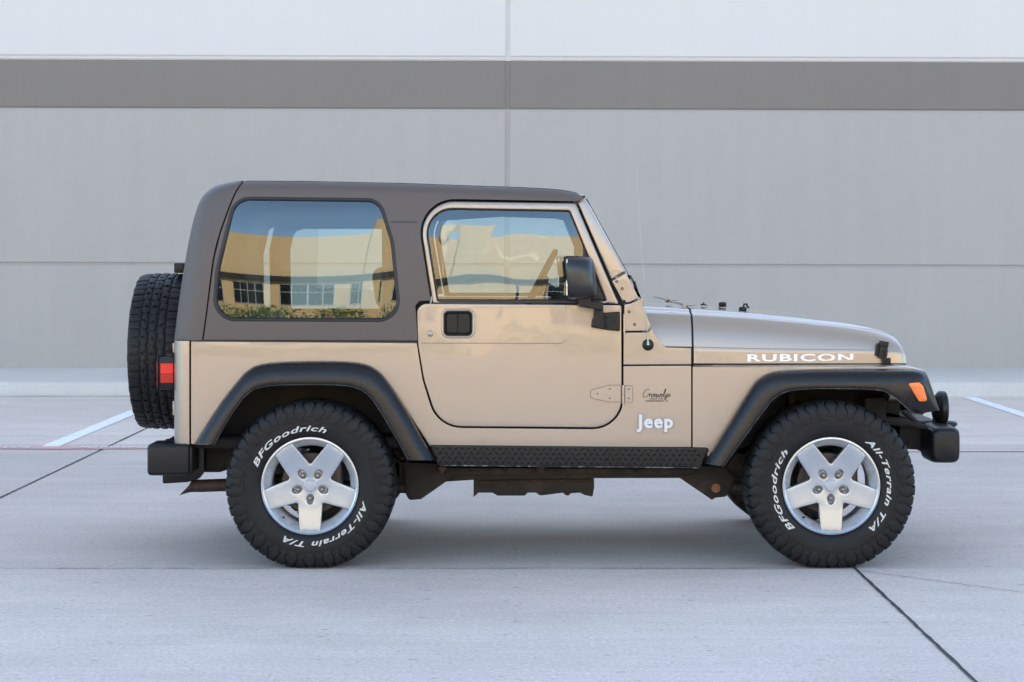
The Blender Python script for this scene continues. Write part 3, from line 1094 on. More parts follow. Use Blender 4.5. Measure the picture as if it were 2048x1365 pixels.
def make_door(s):
    mb = MB()
    hole = [] if s > 0 else [CL(rp([(886.5, 622, 11), (945.5, 622, 11), (945.5, 673, 11), (886.5, 673, 11)]), tub_hw)]
    panel(mb, CL(door_loop_px, tub_hw), hole, tub_hw, s, 0.03, 0.005, 0.04)
    # pressed line running along the waist of the door
    line = [(843, 686.5), (1118, 687.5), (1126, 686), (1131, 682), (1133.5, 674), (1130.5, 612)]
    tube(mb, [(a, s * (tub_hw(a, b) - 0.0012), b) for a, b in CL(line, tub_hw)], 0.0026, 6)
    door = mb.build('door', M['paint'], car, wn=True)
    mb = MB()
    panel(mb, CL(FRO, up_hw), [CL(FRI, up_hw)], up_hw, s, 0.035, 0.010, 0.03)
    mb.build('door_frame', M['paint'], door, wn=True)
    g = MB()
    gl = CL(rp([(868, 606, 2), (840, 411, 54), (1143, 416, 8), (1219, 606, 2)], 10), up_hw)
    panel(g, gl, [], up_hw, s, 0.0015, 0.0, 0.03, proud=-0.014)
    g.build('window_glass', M['glass_d'], door)
    sm = MB()
    inn = CL(FRI, up_hw)
    ring(sm, inn, -0.002, 0.006, up_hw, s, -0.013, 0.010)
    panel(sm, CL([(872, 600.5), (1217, 602), (1219, 608), (871, 606.8)], up_hw), [], up_hw, s, 0.012, 0.002, 0.04, proud=-0.002)
    panel(sm, CL(rp([(1166, 484, 2), (1214, 603, 2), (1166, 603, 2)]), up_hw), [], up_hw, s, 0.01, 0.001, 0.03, proud=-0.011)
    sm.build('window_seal', M['seal'], door)
    if s < 0:
        h = MB()
        lp = CL(rp([(882, 617.5, 15), (950, 617.5, 15), (950, 677.5, 15), (882, 677.5, 15)]), tub_hw)
        ring(h, lp, 0.0, 0.013, tub_hw, s, -0.001, 0.006)
        bez = h.build('handle_bezel', M['paint'], door)
        h = MB()
        lp = CL(rp([(887, 622.5, 11), (945, 622.5, 11), (945, 672.5, 11), (887, 672.5, 11)]), tub_hw)
        panel(h, lp, [], tub_hw, s, 0.01, 0.002, 0.03, proud=-0.020)
        ring(h, lp, -0.001, 0.010, tub_hw, s, -0.006, 0.008)
        pad = CL(rp([(916, 628, 4), (940, 628, 6), (940, 667, 6), (916, 667, 4)]), tub_hw)
        panel(h, pad, [], tub_hw, s, 0.015, 0.003, 0.03, proud=-0.008)
        pad = CL(rp([(892, 628, 6), (914.5, 628, 2), (914.5, 667, 2), (892, 667, 6)]), tub_hw)
        panel(h, pad, [], tub_hw, s, 0.008, 0.003, 0.03, proud=-0.014)
        h.build('door_handle', M['plastic'], door, wn=True)
        h = MB()
        cx, cz = C(860.5, 668, tub_hw)
        yb = -tub_hw(cx, cz)
        q = MB()
        lathe(q, [(0.0, -0.006), (0.009, -0.006), (0.0135, -0.004), (0.0145, 0.001), (0.0145, 0.004)], 24)
        h.add([(a + cx, b + yb, c + cz) for a, b, c in q.v], q.f)
        rbox(h, (cx, yb - 0.006, cz), (0.0025, 0.002, 0.010), 0)
        h.build('door_lock', M['steel'], door)
        # lower strap hinge
        h = MB()
        hp = CL(rp([(1181, 781, 5), (1217, 771, 3), (1241.5, 771, 1), (1241.5, 803.5, 1), (1219, 804.5, 3), (1181, 796, 5)]), tub_hw)
        panel(h, hp, [], tub_hw, s, 0.010, 0.0012, 0.03, proud=0.009)
        hp = CL(rp([(1250, 772, 1), (1264.5, 772, 2), (1264.5, 805, 2), (1250, 805, 1)]), tub_hw)
        panel(h, hp, [], tub_hw, s, 0.010, 0.0012, 0.03, proud=0.009)
        for y0, y1, r_ in ((770.5, 789, 0.0078), (789.6, 806.5, 0.0078), (807, 812, 0.005)):
            a, b = C(1246.2, y0, tub_hw), C(1246.2, y1, tub_hw)
            tube(h, [(a[0], -tub_hw(*a) - 0.006, a[1]), (b[0], -tub_hw(*b) - 0.006, b[1])], r_, 12)
        # upper hinge pin
        for y0, y1, r_ in ((628, 645, 0.0062), (645.5, 664, 0.0062), (664.5, 669, 0.0042)):
            a, b = C(1248.6, y0, tub_hw), C(1248.6, y1, tub_hw)
            tube(h, [(a[0], -tub_hw(*a) - 0.006, a[1]), (b[0], -tub_hw(*b) - 0.006, b[1])], r_, 12)
        shl = MB()  # dark rim behind the hinge leaves, drawn in as their shadow line
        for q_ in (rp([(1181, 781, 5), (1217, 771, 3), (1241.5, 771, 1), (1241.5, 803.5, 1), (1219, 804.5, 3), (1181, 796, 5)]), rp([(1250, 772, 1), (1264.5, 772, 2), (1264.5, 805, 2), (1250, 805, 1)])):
            panel(shl, offset(ccw(CL(q_, tub_hw)), -0.0013), [], tub_hw, s, 0.004, 0.0, 0.03, proud=0.002)
        shl.build('hinge_shadow_line', M['trim'], door)
        h.build('door_hinge', M['paint'], door, wn=True)
        h = MB()
        for px_, py_ in ((1195, 787.3), (1219.5, 778.3), (1219.5, 796.5), (1257.5, 778.5), (1257.5, 797)):
            cx, cz = C(px_, py_, tub_hw)
            tube(h, [(cx, -tub_hw(cx, cz) - 0.006, cz), (cx, -tub_hw(cx, cz) - 0.0102, cz)], 0.0036, 12)
        h.build('hinge_screw', M['trim'], door)
    return door


both(make_door)

# ---------------------------------------------------------------- hardtop
SEAM = [(405, 680.5), (411, 640), (416, 600), (426.5, 520), (438.5, 470), (452.5, 430), (464, 400), (472, 383), (480, 371), (486, 364)]
REAR = [(348.5, 680.5), (354.5, 630), (360, 590), (371, 520), (379, 477), (388, 437), (399, 405), (413, 385), (436, 371), (478, 362.3)]
QW = rp([(424, 642, 44), (431.5, 540, 150), (468, 394.5, 42), (761, 398, 36), (788, 485, 130), (803, 643.5, 42)], 10)


def shell_side(mb, s):
    top = [(x, zt_px) for x, zt_px in [(488, 363.2), (600, 363.5), (800, 367.4), (950, 372.9), (1040, 376), (1100, 379), (1130, 382), (1150, 386), (1160, 391), (1166, 397)]]
    dr = [(836, 682), (830.5, 612), (839, 602.8), (861.5, 602)] + [(x, y) for x, y in rp([(861.5, 604, 0), (829, 397.5, 68), (1156, 402.5, 0)], 12)[1:-1]] + [(1155, 403)]
    sm = SEAM[:-1]
    lp = [(x + 1.6, y) for x, y in sm] + top + dr[::-1]
    lp = CL(lp, ht_hw)
    ex = []
    for k in range(1, 10):
        e = RSH * (math.sin(PI / 2 * k / 10))
        for x in np.linspace(C(490, 365, 0.65)[0], C(1160, 385, 0.65)[0], 60):
            ex.append((x, zt(x) - RSH + e))
    panel(mb, lp, [CL(QW, ht_hw)], ht_hw, s, 0.03, 0.003, 0.03, extra=ex)
    # rear corner: seam to the back silhouette
    S = spline(SEAM, 4)
    T = spline(REAR, 4)
    P = []
    for a_, b_ in zip(S, T):
        xs_, zs_ = C(a_[0] - 1.2, a_[1], ht_hw)
        hs = ht_hw(xs_, zs_)
        xr_, zr_ = C(b_[0], b_[1], hs - 0.12)
        row = []
        for k in range(15):
            a = PI / 2 * k / 14
            t = math.sin(a)
            row.append((xs_ + (xr_ - xs_) * t, s * (hs - 0.125 * (1 - math.cos(a))), zs_ + (zr_ - zs_) * t))
        for hh in (0.45, 0.3, 0.15, 0.0):
            f = hh / 0.6
            row.append((xr_ - 0.004 * (1 - f), s * hh, zr_ + (0.004 if b_[1] < 366 else 0)))
        P.append(row)
    grid(mb, P, flip=(s > 0))


mb = MB()
for s in (-1, 1):
    shell_side(mb, s)
P = []
for x in np.linspace(C(478, 365, 0.65)[0], RTX[-1] - 0.004, 46):
    z = zt(x)
    h = ht_hw(x, z) - 0.0005
    P.append([(x, h * u, z - 0.0006 + 0.014 * (1 - u * u)) for u in np.linspace(-1, 1, 25)])
grid(mb, P)
hardtop = mb.build('hardtop', M['hardtop'], car, sharp=50, wn=True)
mb = MB()      # inner lining, a little inside the shell
P = []
for x in np.linspace(C(500, 365, 0.65)[0], C(1150, 365, 0.65)[0], 12):
    z = zt(x) - 0.03
    P.append([(x, 0.60 * u, z) for u in np.linspace(-1, 1, 9)])
grid(mb, P)
for s in (-1, 1):
    sp_ = [C(x, y, ht_hw) for x, y in SEAM]
    tube(mb, [(x + 0.002, s * (ht_hw(x, z) - 0.03), z) for x, z in sp_[:-2]], 0.018, 8)
mb.build('headliner', M['headliner'], hardtop)
sm = MB()
for s in (-1, 1):     # front corner seal and the belt seal under the shell
    a = CL([(1149, 402.2), (1154, 405.5), (1171.5, 394.5), (1168.5, 391.0)], 0.66)
    panel(sm, a, [], lambda x, z: 0.668, s, 0.05, 0.002, 0.05)
    b = CL([(350, 679.8), (835, 683.0), (835, 686.6), (350, 682.8)], 0.73)
    panel(sm, b, [], lambda x, z: up_hw(x, ZB) - 0.004 if x > SX0 else max(0.0, up_hw(x, ZB) - 0.004 - (0.075 - math.sqrt(max(0, 0.075 ** 2 - min(0.0749, SX0 - x) ** 2)))), s, 0.02, 0.0, 0.02)
    c = CL([(781, 443.0), (834, 443.8), (834, 446.0), (781, 445.2)], ht_hw)
    panel(sm, c, [], ht_hw, s, 0.003, 0.0, 0.04, proud=0.0008)
rbox(sm, (xr + 0.02, 0, ZB), (0.02, 1.2, 0.006), 0)
sm.build('hardtop_seal', M['seal'], hardtop)
for s in (-1, 1):
    g = MB()
    lp = CL(QW, glass_hw)
    def qg(x, z):
        # side glass bowed along the car as well as up it
        xm = -0.97
        u = abs((x - XM) / 0.43)
        return glass_hw(x, z) - 0.0045 - 0.010 * u ** 2.6 + 0.009 * u * u * max(0.0, (z - ZB) / 0.74) ** 2
    XM = sum(p[0] for p in lp) / len(lp)
    panel(g, offset(resample(ccw(lp), 0.03), 0.004), [], qg, s, 0.001, 0.0, 0.025)
    g.build('quarter_window', M['glass_q'], hardtop)
    q = MB()
    ring(q, lp, -0.007, 0.0155, ht_hw, s, -0.0065, 0.0085)
    q.build('window_gasket', M['seal'], hardtop)

# ---------------------------------------------------------------- windshield frame, hinges, wipers
def frame_side(mb, s, pts, hwf, th=0.05, r=0.006, proud=0.0, m=0):
    panel(mb, CL(rp(pts), hwf), [], hwf, s, th, r, 0.03, proud=proud, m=m)


mb = MB()
for s in (-1, 1):
    frame_side(mb, s, [(1156, 406.5, 1), (1171.5, 397.5, 6), (1250.5, 543.5, 2), (1222.5, 560.0, 2)], up_hw, 0.06, 0.009)
wtop, wbot = C(1166, 401, 0.0), C(1283, 606, 0.70)
wtop = C(1163, 399, 0.66)
for (x, z), h in ((wtop, 0.05), (wbot, 0.06)):
    rbox(mb, (x - 0.01, 0, z), (0.05, 1.26, h), 0.012, 2)
wframe = mb.build('windshield_frame', M['paint'], car, wn=True)
mb = MB()
for s in (-1, 1):
    frame_side(mb, s, [(1223.4, 562.6, 2), (1251.6, 546.3, 2), (1277.3, 596.3, 2), (1259.5, 605, 3), (1246.6, 606, 2), (1236, 585, 20)], up_hw, 0.05, 0.004, 0.003)
    frame_side(mb, s, [(1248.4, 609, 2), (1261, 607.5, 3), (1278.8, 599.3, 3), (1301.8, 651.5, 3), (1296, 662.3, 6), (1248.4, 662.8, 2)], up_hw, 0.05, 0.004, 0.003)
brk = mb.build('hinge_bracket', M['paint'], wframe, wn=True)
mb = MB()
for px_, py_ in ((1233.3, 563.4), (1244.3, 577.8), (1258, 624.2), (1269, 649.3)):
    cx, cz = C(px_, py_, up_hw)
    y0 = -up_hw(cx, cz) - 0.002
    q = MB()
    lathe(q, [(0.0068, -0.001), (0.0062, -0.0028), (0.0045, -0.0032), (0.0028, -0.0026), (0.0026, 0.0)], 16)
    mb.add([(a + cx, b + y0, c + cz) for a, b, c in q.v], q.f)
mb.build('bracket_screw', M['trim'], wframe)
mb = MB()
cx, cz = C(1248, 603.5, up_hw)
q = MB()
lathe(q, [(0.0, -0.009), (0.007, -0.008), (0.0082, -0.004), (0.0082, 0.003)], 20)
mb.add([(a + cx, b - up_hw(cx, cz), c + cz) for a, b, c in q.v], q.f)
mb.build('bracket_plug', M['plastic'], wframe)
# windshield glass with its black border, leaning back
mb = MB()
a, b = C(1172.5, 399, 0.62), C(1256, 549, 0.62)
b2 = C(1284, 601, 0.62)
d = Vector((b2[0] - a[0], b2[1] - a[1]))
nrm = Vector((-d.y, d.x)).normalized()
if nrm.x < 0:
    nrm = -nrm


def wpt(t, y, o):
    return (a[0] + d.x * t + nrm.x * o, y, a[1] + d.y * t + nrm.y * o)


grid(mb, [[wpt(t, y, -0.004) for t in np.linspace(0.03, 0.97, 6)] for y in np.linspace(-0.60, 0.60, 9)])
mb.build('windshield', M['glass_w'], wframe)
mb = MB()
for t0, t1, y0, y1 in ((0.0, 0.98, -0.645, -0.58), (0.0, 0.98, 0.58, 0.645), (0.0, 0.05, -0.58, 0.58), (0.93, 0.98, -0.58, 0.58)):
    P = [[wpt(t, y, o) for t, o in ((t0, -0.02), (t0, 0.003), (t1, 0.003), (t1, -0.02))] for y in (y0, y1)]
    grid(mb, P, close_j=True)
mb.build('windshield_seal', M['seal'], wframe)
mb = MB()       # wiper arm and its ball pivot, hinge prop on the cowl
tube(mb, [(*C(1255, 556, 0.58), 0)[:1] + (-0.58,) + C(1255, 556, 0.58)[1:], C(1261, 552, 0.58)[:1] + (-0.58,) + C(1261, 552, 0.58)[1:],
          C(1268, 565, 0.58)[:1] + (-0.585,) + C(1268, 565, 0.58)[1:]], 0.003, 8)
p0, p1 = C(1268, 563, 0.58), C(1275, 590, 0.58)
tube(mb, [(p0[0], -0.585, p0[1]), (p1[0], -0.585, p1[1])], [0.006, 0.0095], 8)
p0 = C(1258, 553, 0.58)
rbox(mb, (p0[0], -0.58, p0[1]), (0.016, 0.03, 0.012), 0.003, 2)
p2 = C(1277, 598, 0.58)
rbox(mb, (p2[0], -0.585, p2[1]), (0.018, 0.02, 0.014), 0.003, 2)
tube(mb, [(p0[0] + 0.004, -0.58, p0[1] - 0.01), (p0[0] + 0.012, 0.0, p0[1] - 0.03)], 0.005, 8)
wip = mb.build('wiper', M['plastic'], car)
mb = MB()
p2 = C(1279.5, 594.5, 0.59)
bm = bmesh.new()
bmesh.ops.create_uvsphere(bm, u_segments=14, v_segments=10, radius=0.0085)
bm.verts.index_update()
mb.add([tuple(v.co + Vector((p2[0], -0.595, p2[1]))) for v in bm.verts], [[v.index for v in f.verts] for f in bm.faces])
bm.free()
mb.build('wiper_pivot', M['chrome'], wip)

# ---------------------------------------------------------------- hood and cowl
TX = [1290, 1386, 1500, 1600, 1700, 1750, 1780, 1794, 1803, 1809, 1812.5]
TA = [624, 628.5, 635.5, 644, 654, 661.5, 668.5, 674.5, 683, 697, 715]           # shoulder edge
TCR = [692, 694, 697, 698.5, 699.5, 700.5, 701.5, 703, 705, 710, 720]            # crease
TWB = [0.742, 0.740, 0.716, 0.693, 0.668, 0.655, 0.647, 0.640, 0.632, 0.622, 0.61]
TRISE = [0.036, 0.034, 0.032, 0.029, 0.025, 0.021, 0.016, 0.012, 0.009, 0.006, 0.004]


def hood_section(px_, s, ybot=728.6, wall=True):
    wb = interp(px_, TX, TWB)
    ya, yc, rise = interp(px_, TX, TA), interp(px_, TX, TCR), interp(px_, TX, TRISE)
    ws = wb - 0.088
    pts = []

    def add(hw_, y=None, z=None):
        x, zz = C(px_, y if y is not None else 600, hw_)
        x = C(px_, 600, wb - 0.03)[0]
        pts.append((x, s * hw_, zz if z is None else z))
    if ybot is not None:
        pts.append((C(px_, 600, wb - 0.03)[0], s * (wb - 0.03), C(px_, ybot + 1, wb)[1]))
        add(wb - 0.004, ybot)
        add(wb, ybot - 2)
        for k in range(1, 5):
            add(wb - 0.001 * k, ybot - 2 + (yc + 1.5 - ybot + 2) * k / 4)
    add(wb - 0.0045, yc + 1.0)
    add(wb - 0.0095, yc - 0.6)
    n = 14
    for k in range(1, n + 1):      # concave near the crease, then leaning in, then rolled to the shoulder
        t = k / n
        y = yc - 0.6 + (ya + 2 - yc) * (t ** 0.9)
        lean = 0.45 * t + 0.55 * t ** 3
        add(wb - 0.0095 - (wb - 0.0095 - ws - 0.012) * lean, y)
    add(ws + 0.006, ya + 0.7)
    add(ws - 0.002, ya)
    za = pts[-1][2]
    for dh, dz in ((0.02, 0.08), (0.045, 0.18), (0.056, 0.36), (0.068, 0.52), (0.085, 0.60), (0.15, 0.72), (0.25, 0.86), (0.37, 0.95), (ws - 0.002, 1.0)):
        add(max(0, ws - dh), z=za + rise * dz)
    return pts


def hood_loft(mb, pxs, ybot):
    rows = []
    for p in pxs:
        L = hood_section(p, -1, ybot)
        Rr = hood_section(p, 1, ybot)
        rows.append(L + Rr[::-1][1:])
    grid(mb, rows)
    return rows


mb = MB()
pxs = list(np.linspace(1386.6, 1780, 26)) + [1787, 1794, 1799, 1803, 1806, 1809, 1811, 1812.5]
rows = hood_loft(mb, pxs, 728.6)
mb.add(rows[0], [tuple(range(len(rows[0])))])
mb.add(rows[-1], [tuple(range(len(rows[-1])))])
hood = mb.build('hood', M['paint'], car, sharp=32)
mb = MB()
rows = hood_loft(mb, list(np.linspace(1284, 1382.6, 9)), None)
cowl = mb.build('cowl', M['paint'], car, sharp=32)
mb = MB()       # dark channel under the hood's rear edge
rows = []
for p in (1381, 1388):
    L = hood_section(p, -1, 728.6)
    Q = hood_section(p, 1, 728.6)
    rows.append([(x, y * 0.99, z - 0.006) for x, y, z in L + Q[::-1][1:]])
grid(mb, rows)
mb.build('hood_gap', M['gap'], cowl)
mb = MB()       # engine bay, firewall
x0, x1 = C(1384, 700, 0.5)[0], C(1806, 700, 0.5)[0]
rbox(mb, ((x0 + x1) / 2, 0, 0.70), (x1 - x0, 0.84, 0.44), 0)
rbox(mb, (x0 - 0.02, 0, 0.80), (0.03, 1.36, 0.5), 0)
mb.build('engine_bay', M['well'], car, smooth=False)
HWB = interp(1600, TX, TWB)
mb = MB()
for s in (-1, 1):
    def hside(x, z):
        return interp(x, [C(p, 715, 0.7)[0] for p in TX], TWB) - 0.0015
    side_text(mb, 'RUBICON', 1601 if s < 0 else 1601, 722.3, 19.6, s, hside, 0.0004, 0.0013, 0, 1.13, 2.32, 0.0012)
mb.build('hood_decal', M['decal'], hood, smooth=False)


def at(px_, py_, hw_):
    x, z = C(px_, py_, hw_)
    return Vector((x, -hw_, z))


# hood latch straps
for s in (-1, 1):
    mb = MB()
    hw_ = interp(1765, TX, TWB)
    def lb(cx, cy, wpx, hpx, dep, out, ang=0.0, r=0.003):
        p = at(cx, cy, hw_)
        k = (YC - hw_) / F
        rbox(mb, (p.x, s * (hw_ + out), p.z), (wpx * k, dep, hpx * k), r, 2, rot=Matrix.Rotation(ang, 3, 'Y'))
    lb(1757, 700, 12, 26, 0.012, 0.001, R(12))
    lb(1765.5, 700, 16, 34, 0.022, 0.010, R(9))
    lb(1766.5, 688, 18, 11, 0.03, 0.012, R(9))
    lb(1770, 707, 6, 14, 0.034, 0.014, R(9))
    lb(1772, 722, 16, 12, 0.024, 0.012, R(0))
    lb(1771, 731, 21, 7, 0.05, 0.03, R(0))
    p = at(1773, 720, hw_)
    tube(mb, [(p.x, s * (hw_ + 0.010), p.z), (p.x, s * (hw_ + 0.028), p.z)], 0.006, 10)
    mb.build('hood_latch', M['plastic'], hood, sharp=30, wn=True)
# rubber stops, washer jets and hinge hardware on the hood
def stop(px_, py_, hw_, wpx, hpx, dep=0.03):
    q = MB()
    p = at(px_, py_, hw_)
    k = (YC - hw_) / F
    rbox(q, tuple(p), (wpx * k, dep, hpx * k), 0.008, 3)
    rbox(q, (p.x, p.y, p.z - hpx * k * 0.5), (wpx * k * 1.05, dep * 1.05, 0.004), 0.001, 1)
    return q


stop(1445, 609, 0.25, 15, 9).build('hood_stop', M['plastic'], hood)
q = stop(1485.5, 618.5, 0.40, 15.5, 9)
p = at(1490, 611, 0.36)
tube(q, [p + Vector((-0.008, 0, -0.01)), p + Vector((-0.004, 0, 0.006)), p + Vector((0.008, 0, 0.006)), p + Vector((0.012, 0, -0.008)), p + Vector((0.02, 0, -0.012))], 0.005, 8)
q.build('hood_stop', M['plastic'], hood)
for px_, py_, hw_ in ((1405.5, 609.5, 0.30), (1336, 603.5, 0.32)):
    q = MB()
    p = at(px_, py_, hw_)
    rbox(q, p, (0.022, 0.02, 0.008), 0.003, 2)
    rbox(q, p + Vector((0.004, 0, 0.006)), (0.008, 0.012, 0.008), 0.003, 2)
    tube(q, [p, p + Vector((0.02, 0.0, -0.004))], 0.003, 8)
    q.build('washer_nozzle', M['plastic'], hood)
for s in (-1, 1):
    q = MB()
    p = at(1369, 611.5, 0.50)
    y = s * 0.50
    rbox(q, (p.x, y, p.z), (0.03, 0.03, 0.006), 0.002, 1)
    tube(q, [(p.x - 0.012, y, p.z + 0.004), (p.x - 0.075, y, p.z + 0.020)], 0.003, 8)
    tube(q, [(p.x, y - 0.018, p.z + 0.005), (p.x, y + 0.018, p.z + 0.005)], 0.0065, 10)
    rbox(q, (p.x + 0.03, y, p.z + 0.000), (0.03, 0.04, 0.005), 0.002, 1)
    q.build('hood_hinge', M['steel'], hood)

# fender tops: shelf from hood side out to the flare
mb = MB()
for s in (-1, 1):
    P = []
    for px_ in np.linspace(1386, 1846, 24):
        wb = interp(px_, TX, TWB)
        x = C(px_, 734, 0.72)[0]
        z = C(px_, 732.6, 0.745)[1]
        z2 = z + 0.004
        drop = 0.0 if px_ < 1800 else 0.02 * ((px_ - 1800) / 46) ** 2
        P.append([(x, s * (wb - 0.10), z2 - drop), (x, s * (wb + 0.004), z2 - drop), (x, s * 0.735, z - drop), (x, s * 0.744, z - 0.004 - drop), (x, s * 0.7455, z - 0.03 - drop)])
    grid(mb, P, flip=(s < 0))
mb.build('fender', M['paint'], car)

# ---------------------------------------------------------------- fender flares
RO = [(388, 888), (436, 812), (479, 757), (494, 742), (513, 731), (545, 725), (600, 722.5), (655, 722), (700, 723.5), (733, 729), (757, 742), (780, 768), (815, 822), (846, 877), (873, 921)]
RI = [(428, 889), (456, 840), (482, 802), (494, 789), (511, 778), (545, 771), (600, 769.5), (655, 769.5), (695, 772), (719, 779), (735, 789.5), (752, 810), (778, 852), (803, 895), (817, 921)]
FO = [(1407, 927), (1452, 855), (1499, 779), (1517, 758), (1538, 746), (1565, 741), (1620, 738.5), (1680, 737.5), (1760, 737.5), (1815, 738), (1838, 740), (1851, 746), (1859, 762), (1869, 792), (1879, 821)]
FI = [(1447, 934), (1490, 873), (1536, 811), (1549, 797), (1566, 786), (1590, 780), (1630, 777.5), (1672, 777.5), (1725, 778), (1762, 781), (1780, 789), (1796, 800), (1812, 815), (1826, 826), (1838, 828.5)]
SECT = [(0, 0), (0.015, 0.22), (0.04, 0.42), (0.08, 0.58), (0.14, 0.70), (0.22, 0.79), (0.34, 0.88), (0.5, 0.94), (0.68, 0.98), (0.84, 1.0), (0.95, 1.0), (0.985, 0.985), (1.0, 0.95), (0.995, 0.8), (0.985, 0.45)]


def flare(o, i, lip, s, front):
    mb = MB()
    A = spline([(*p, *q) for p, q in zip(o, i)], 5)
    rows = []
    n = len(A)
    for k, v in enumerate(A):
        row = []
        t = k / (n - 1)
        damp = 1.0
        if front and t > 0.74:
            damp = 1 - 0.62 * ((t - 0.74) / 0.26) ** 2.2
        for sft, q in SECT:
            px_, py_ = v[0] + (v[2] - v[0]) * sft, v[1] + (v[3] - v[1]) * sft
            h = 0.7455 + (lip - 0.7455) * q * damp
            x, z = C(px_, py_, h)
            row.append((x, s * h, z))
        rows.append(row)
    grid(mb, rows, flip=(s < 0))
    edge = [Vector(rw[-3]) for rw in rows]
    tube(mb, [p + Vector((0, 0, -0.0008)) for p in edge], 0.0016, 6, m=1)  # thin paler line along the inner edge of the flare
    for rw in (rows[0], rows[-1]):
        x0, z0 = rw[0][0], rw[0][2]
        b = [(p[0], s * 0.74, p[2]) for p in rw]
        grid(mb, [rw, b])
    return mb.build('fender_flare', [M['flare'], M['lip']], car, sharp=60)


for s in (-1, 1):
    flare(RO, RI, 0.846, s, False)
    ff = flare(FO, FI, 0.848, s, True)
    # amber side marker let into the front flare
    loop = rp([(1813, 766, 4), (1839, 764.5, 6), (1847, 772, 5), (1855, 798, 3), (1853, 803.5, 4), (1838, 803.5, 5)])
    def mk(x, z):
        px_ = (x + XO) * F / (YC - 0.83) + CX
        t = np.clip((px_ - 1800) / 70, 0, 1)
        return 0.842 - 0.030 * t ** 1.6
    mb = MB()
    panel(mb, CL(loop, 0.83), [], mk, s, 0.03, 0.004, 0.02, proud=0.004)
    lens = mb.build('side_marker', M['amber'], ff)
    mb = MB()
    ring(mb, CL(loop, 0.83), -0.006, 0.0005, mk, s, -0.002, 0.006)
    mb.build('marker_bezel', M['seal'], ff)

# ---------------------------------------------------------------- rocker guards with raised diamond tread
for s in (-1, 1):
    mb = MB()
    gl = CL(rp([(860, 890.5, 1), (1422, 896, 6), (1412, 912, 4), (1402, 935.2, 1), (875, 930.5, 1)]), 0.757)
    panel(mb, gl, [], lambda x, z: 0.757, s, 0.05, 0.006, 0.05)
    k = (YC - 0.757) / F
    for j in range(4):
        for i in range(43):
            px_ = 874 + i * 12.6 + (6.3 if j % 2 else 0)
            py_ = 897.5 + j * 9.2 + (px_ - 866) * 0.0085
            if px_ > 1405 - (py_ - 895) * 0.3:
                continue
            x, z = C(px_, py_, 0.757)
            a = R(38) if (i + j) % 2 else R(-38)
            L, W, H = 5.2 * k, 1.5 * k, 0.0040
            c_, s_ = math.cos(a), math.sin(a)
            vs = []
            for u, v, h in ((-L, 0, 0), (0, W, 0), (L, 0, 0), (0, -W, 0), (-L * 0.55, 0, H), (L * 0.55, 0, H)):
                vs.append((x + u * c_ - v * s_, s * (0.7571 + h), z + u * s_ + v * c_))
            fs = [(0, 4, 1), (4, 5, 1), (1, 5, 2), (2, 5, 3), (5, 4, 3), (3, 4, 0)]
            mb.add(vs, fs)
    mb.build('rocker_guard', M['plastic'], car, sharp=25, wn=True)
mb = MB()     # scuffed bright lower lip
a, b = C(880, 931.2, 0.757), C(1398, 936.2, 0.757)
M['scuff'] = mat('scuffed_edge', (0.03, 0.03, 0.03), 0.5, 0, 0, var=0.3, dirt=(0.42, 0.40, 0.38), dscale=34)
for s in (-1, 1):
    n = 80
    P = []
    for i in range(n + 1):
        t = i / n
        x, z = a[0] + (b[0] - a[0]) * t, a[1] + (b[1] - a[1]) * t
        P.append([(x, s * 0.7575, z + 0.0025), (x, s * 0.7598, z), (x, s * 0.757, z - 0.0025)])
    grid(mb, P)
mb.build('guard_lip', M['scuff'], car)

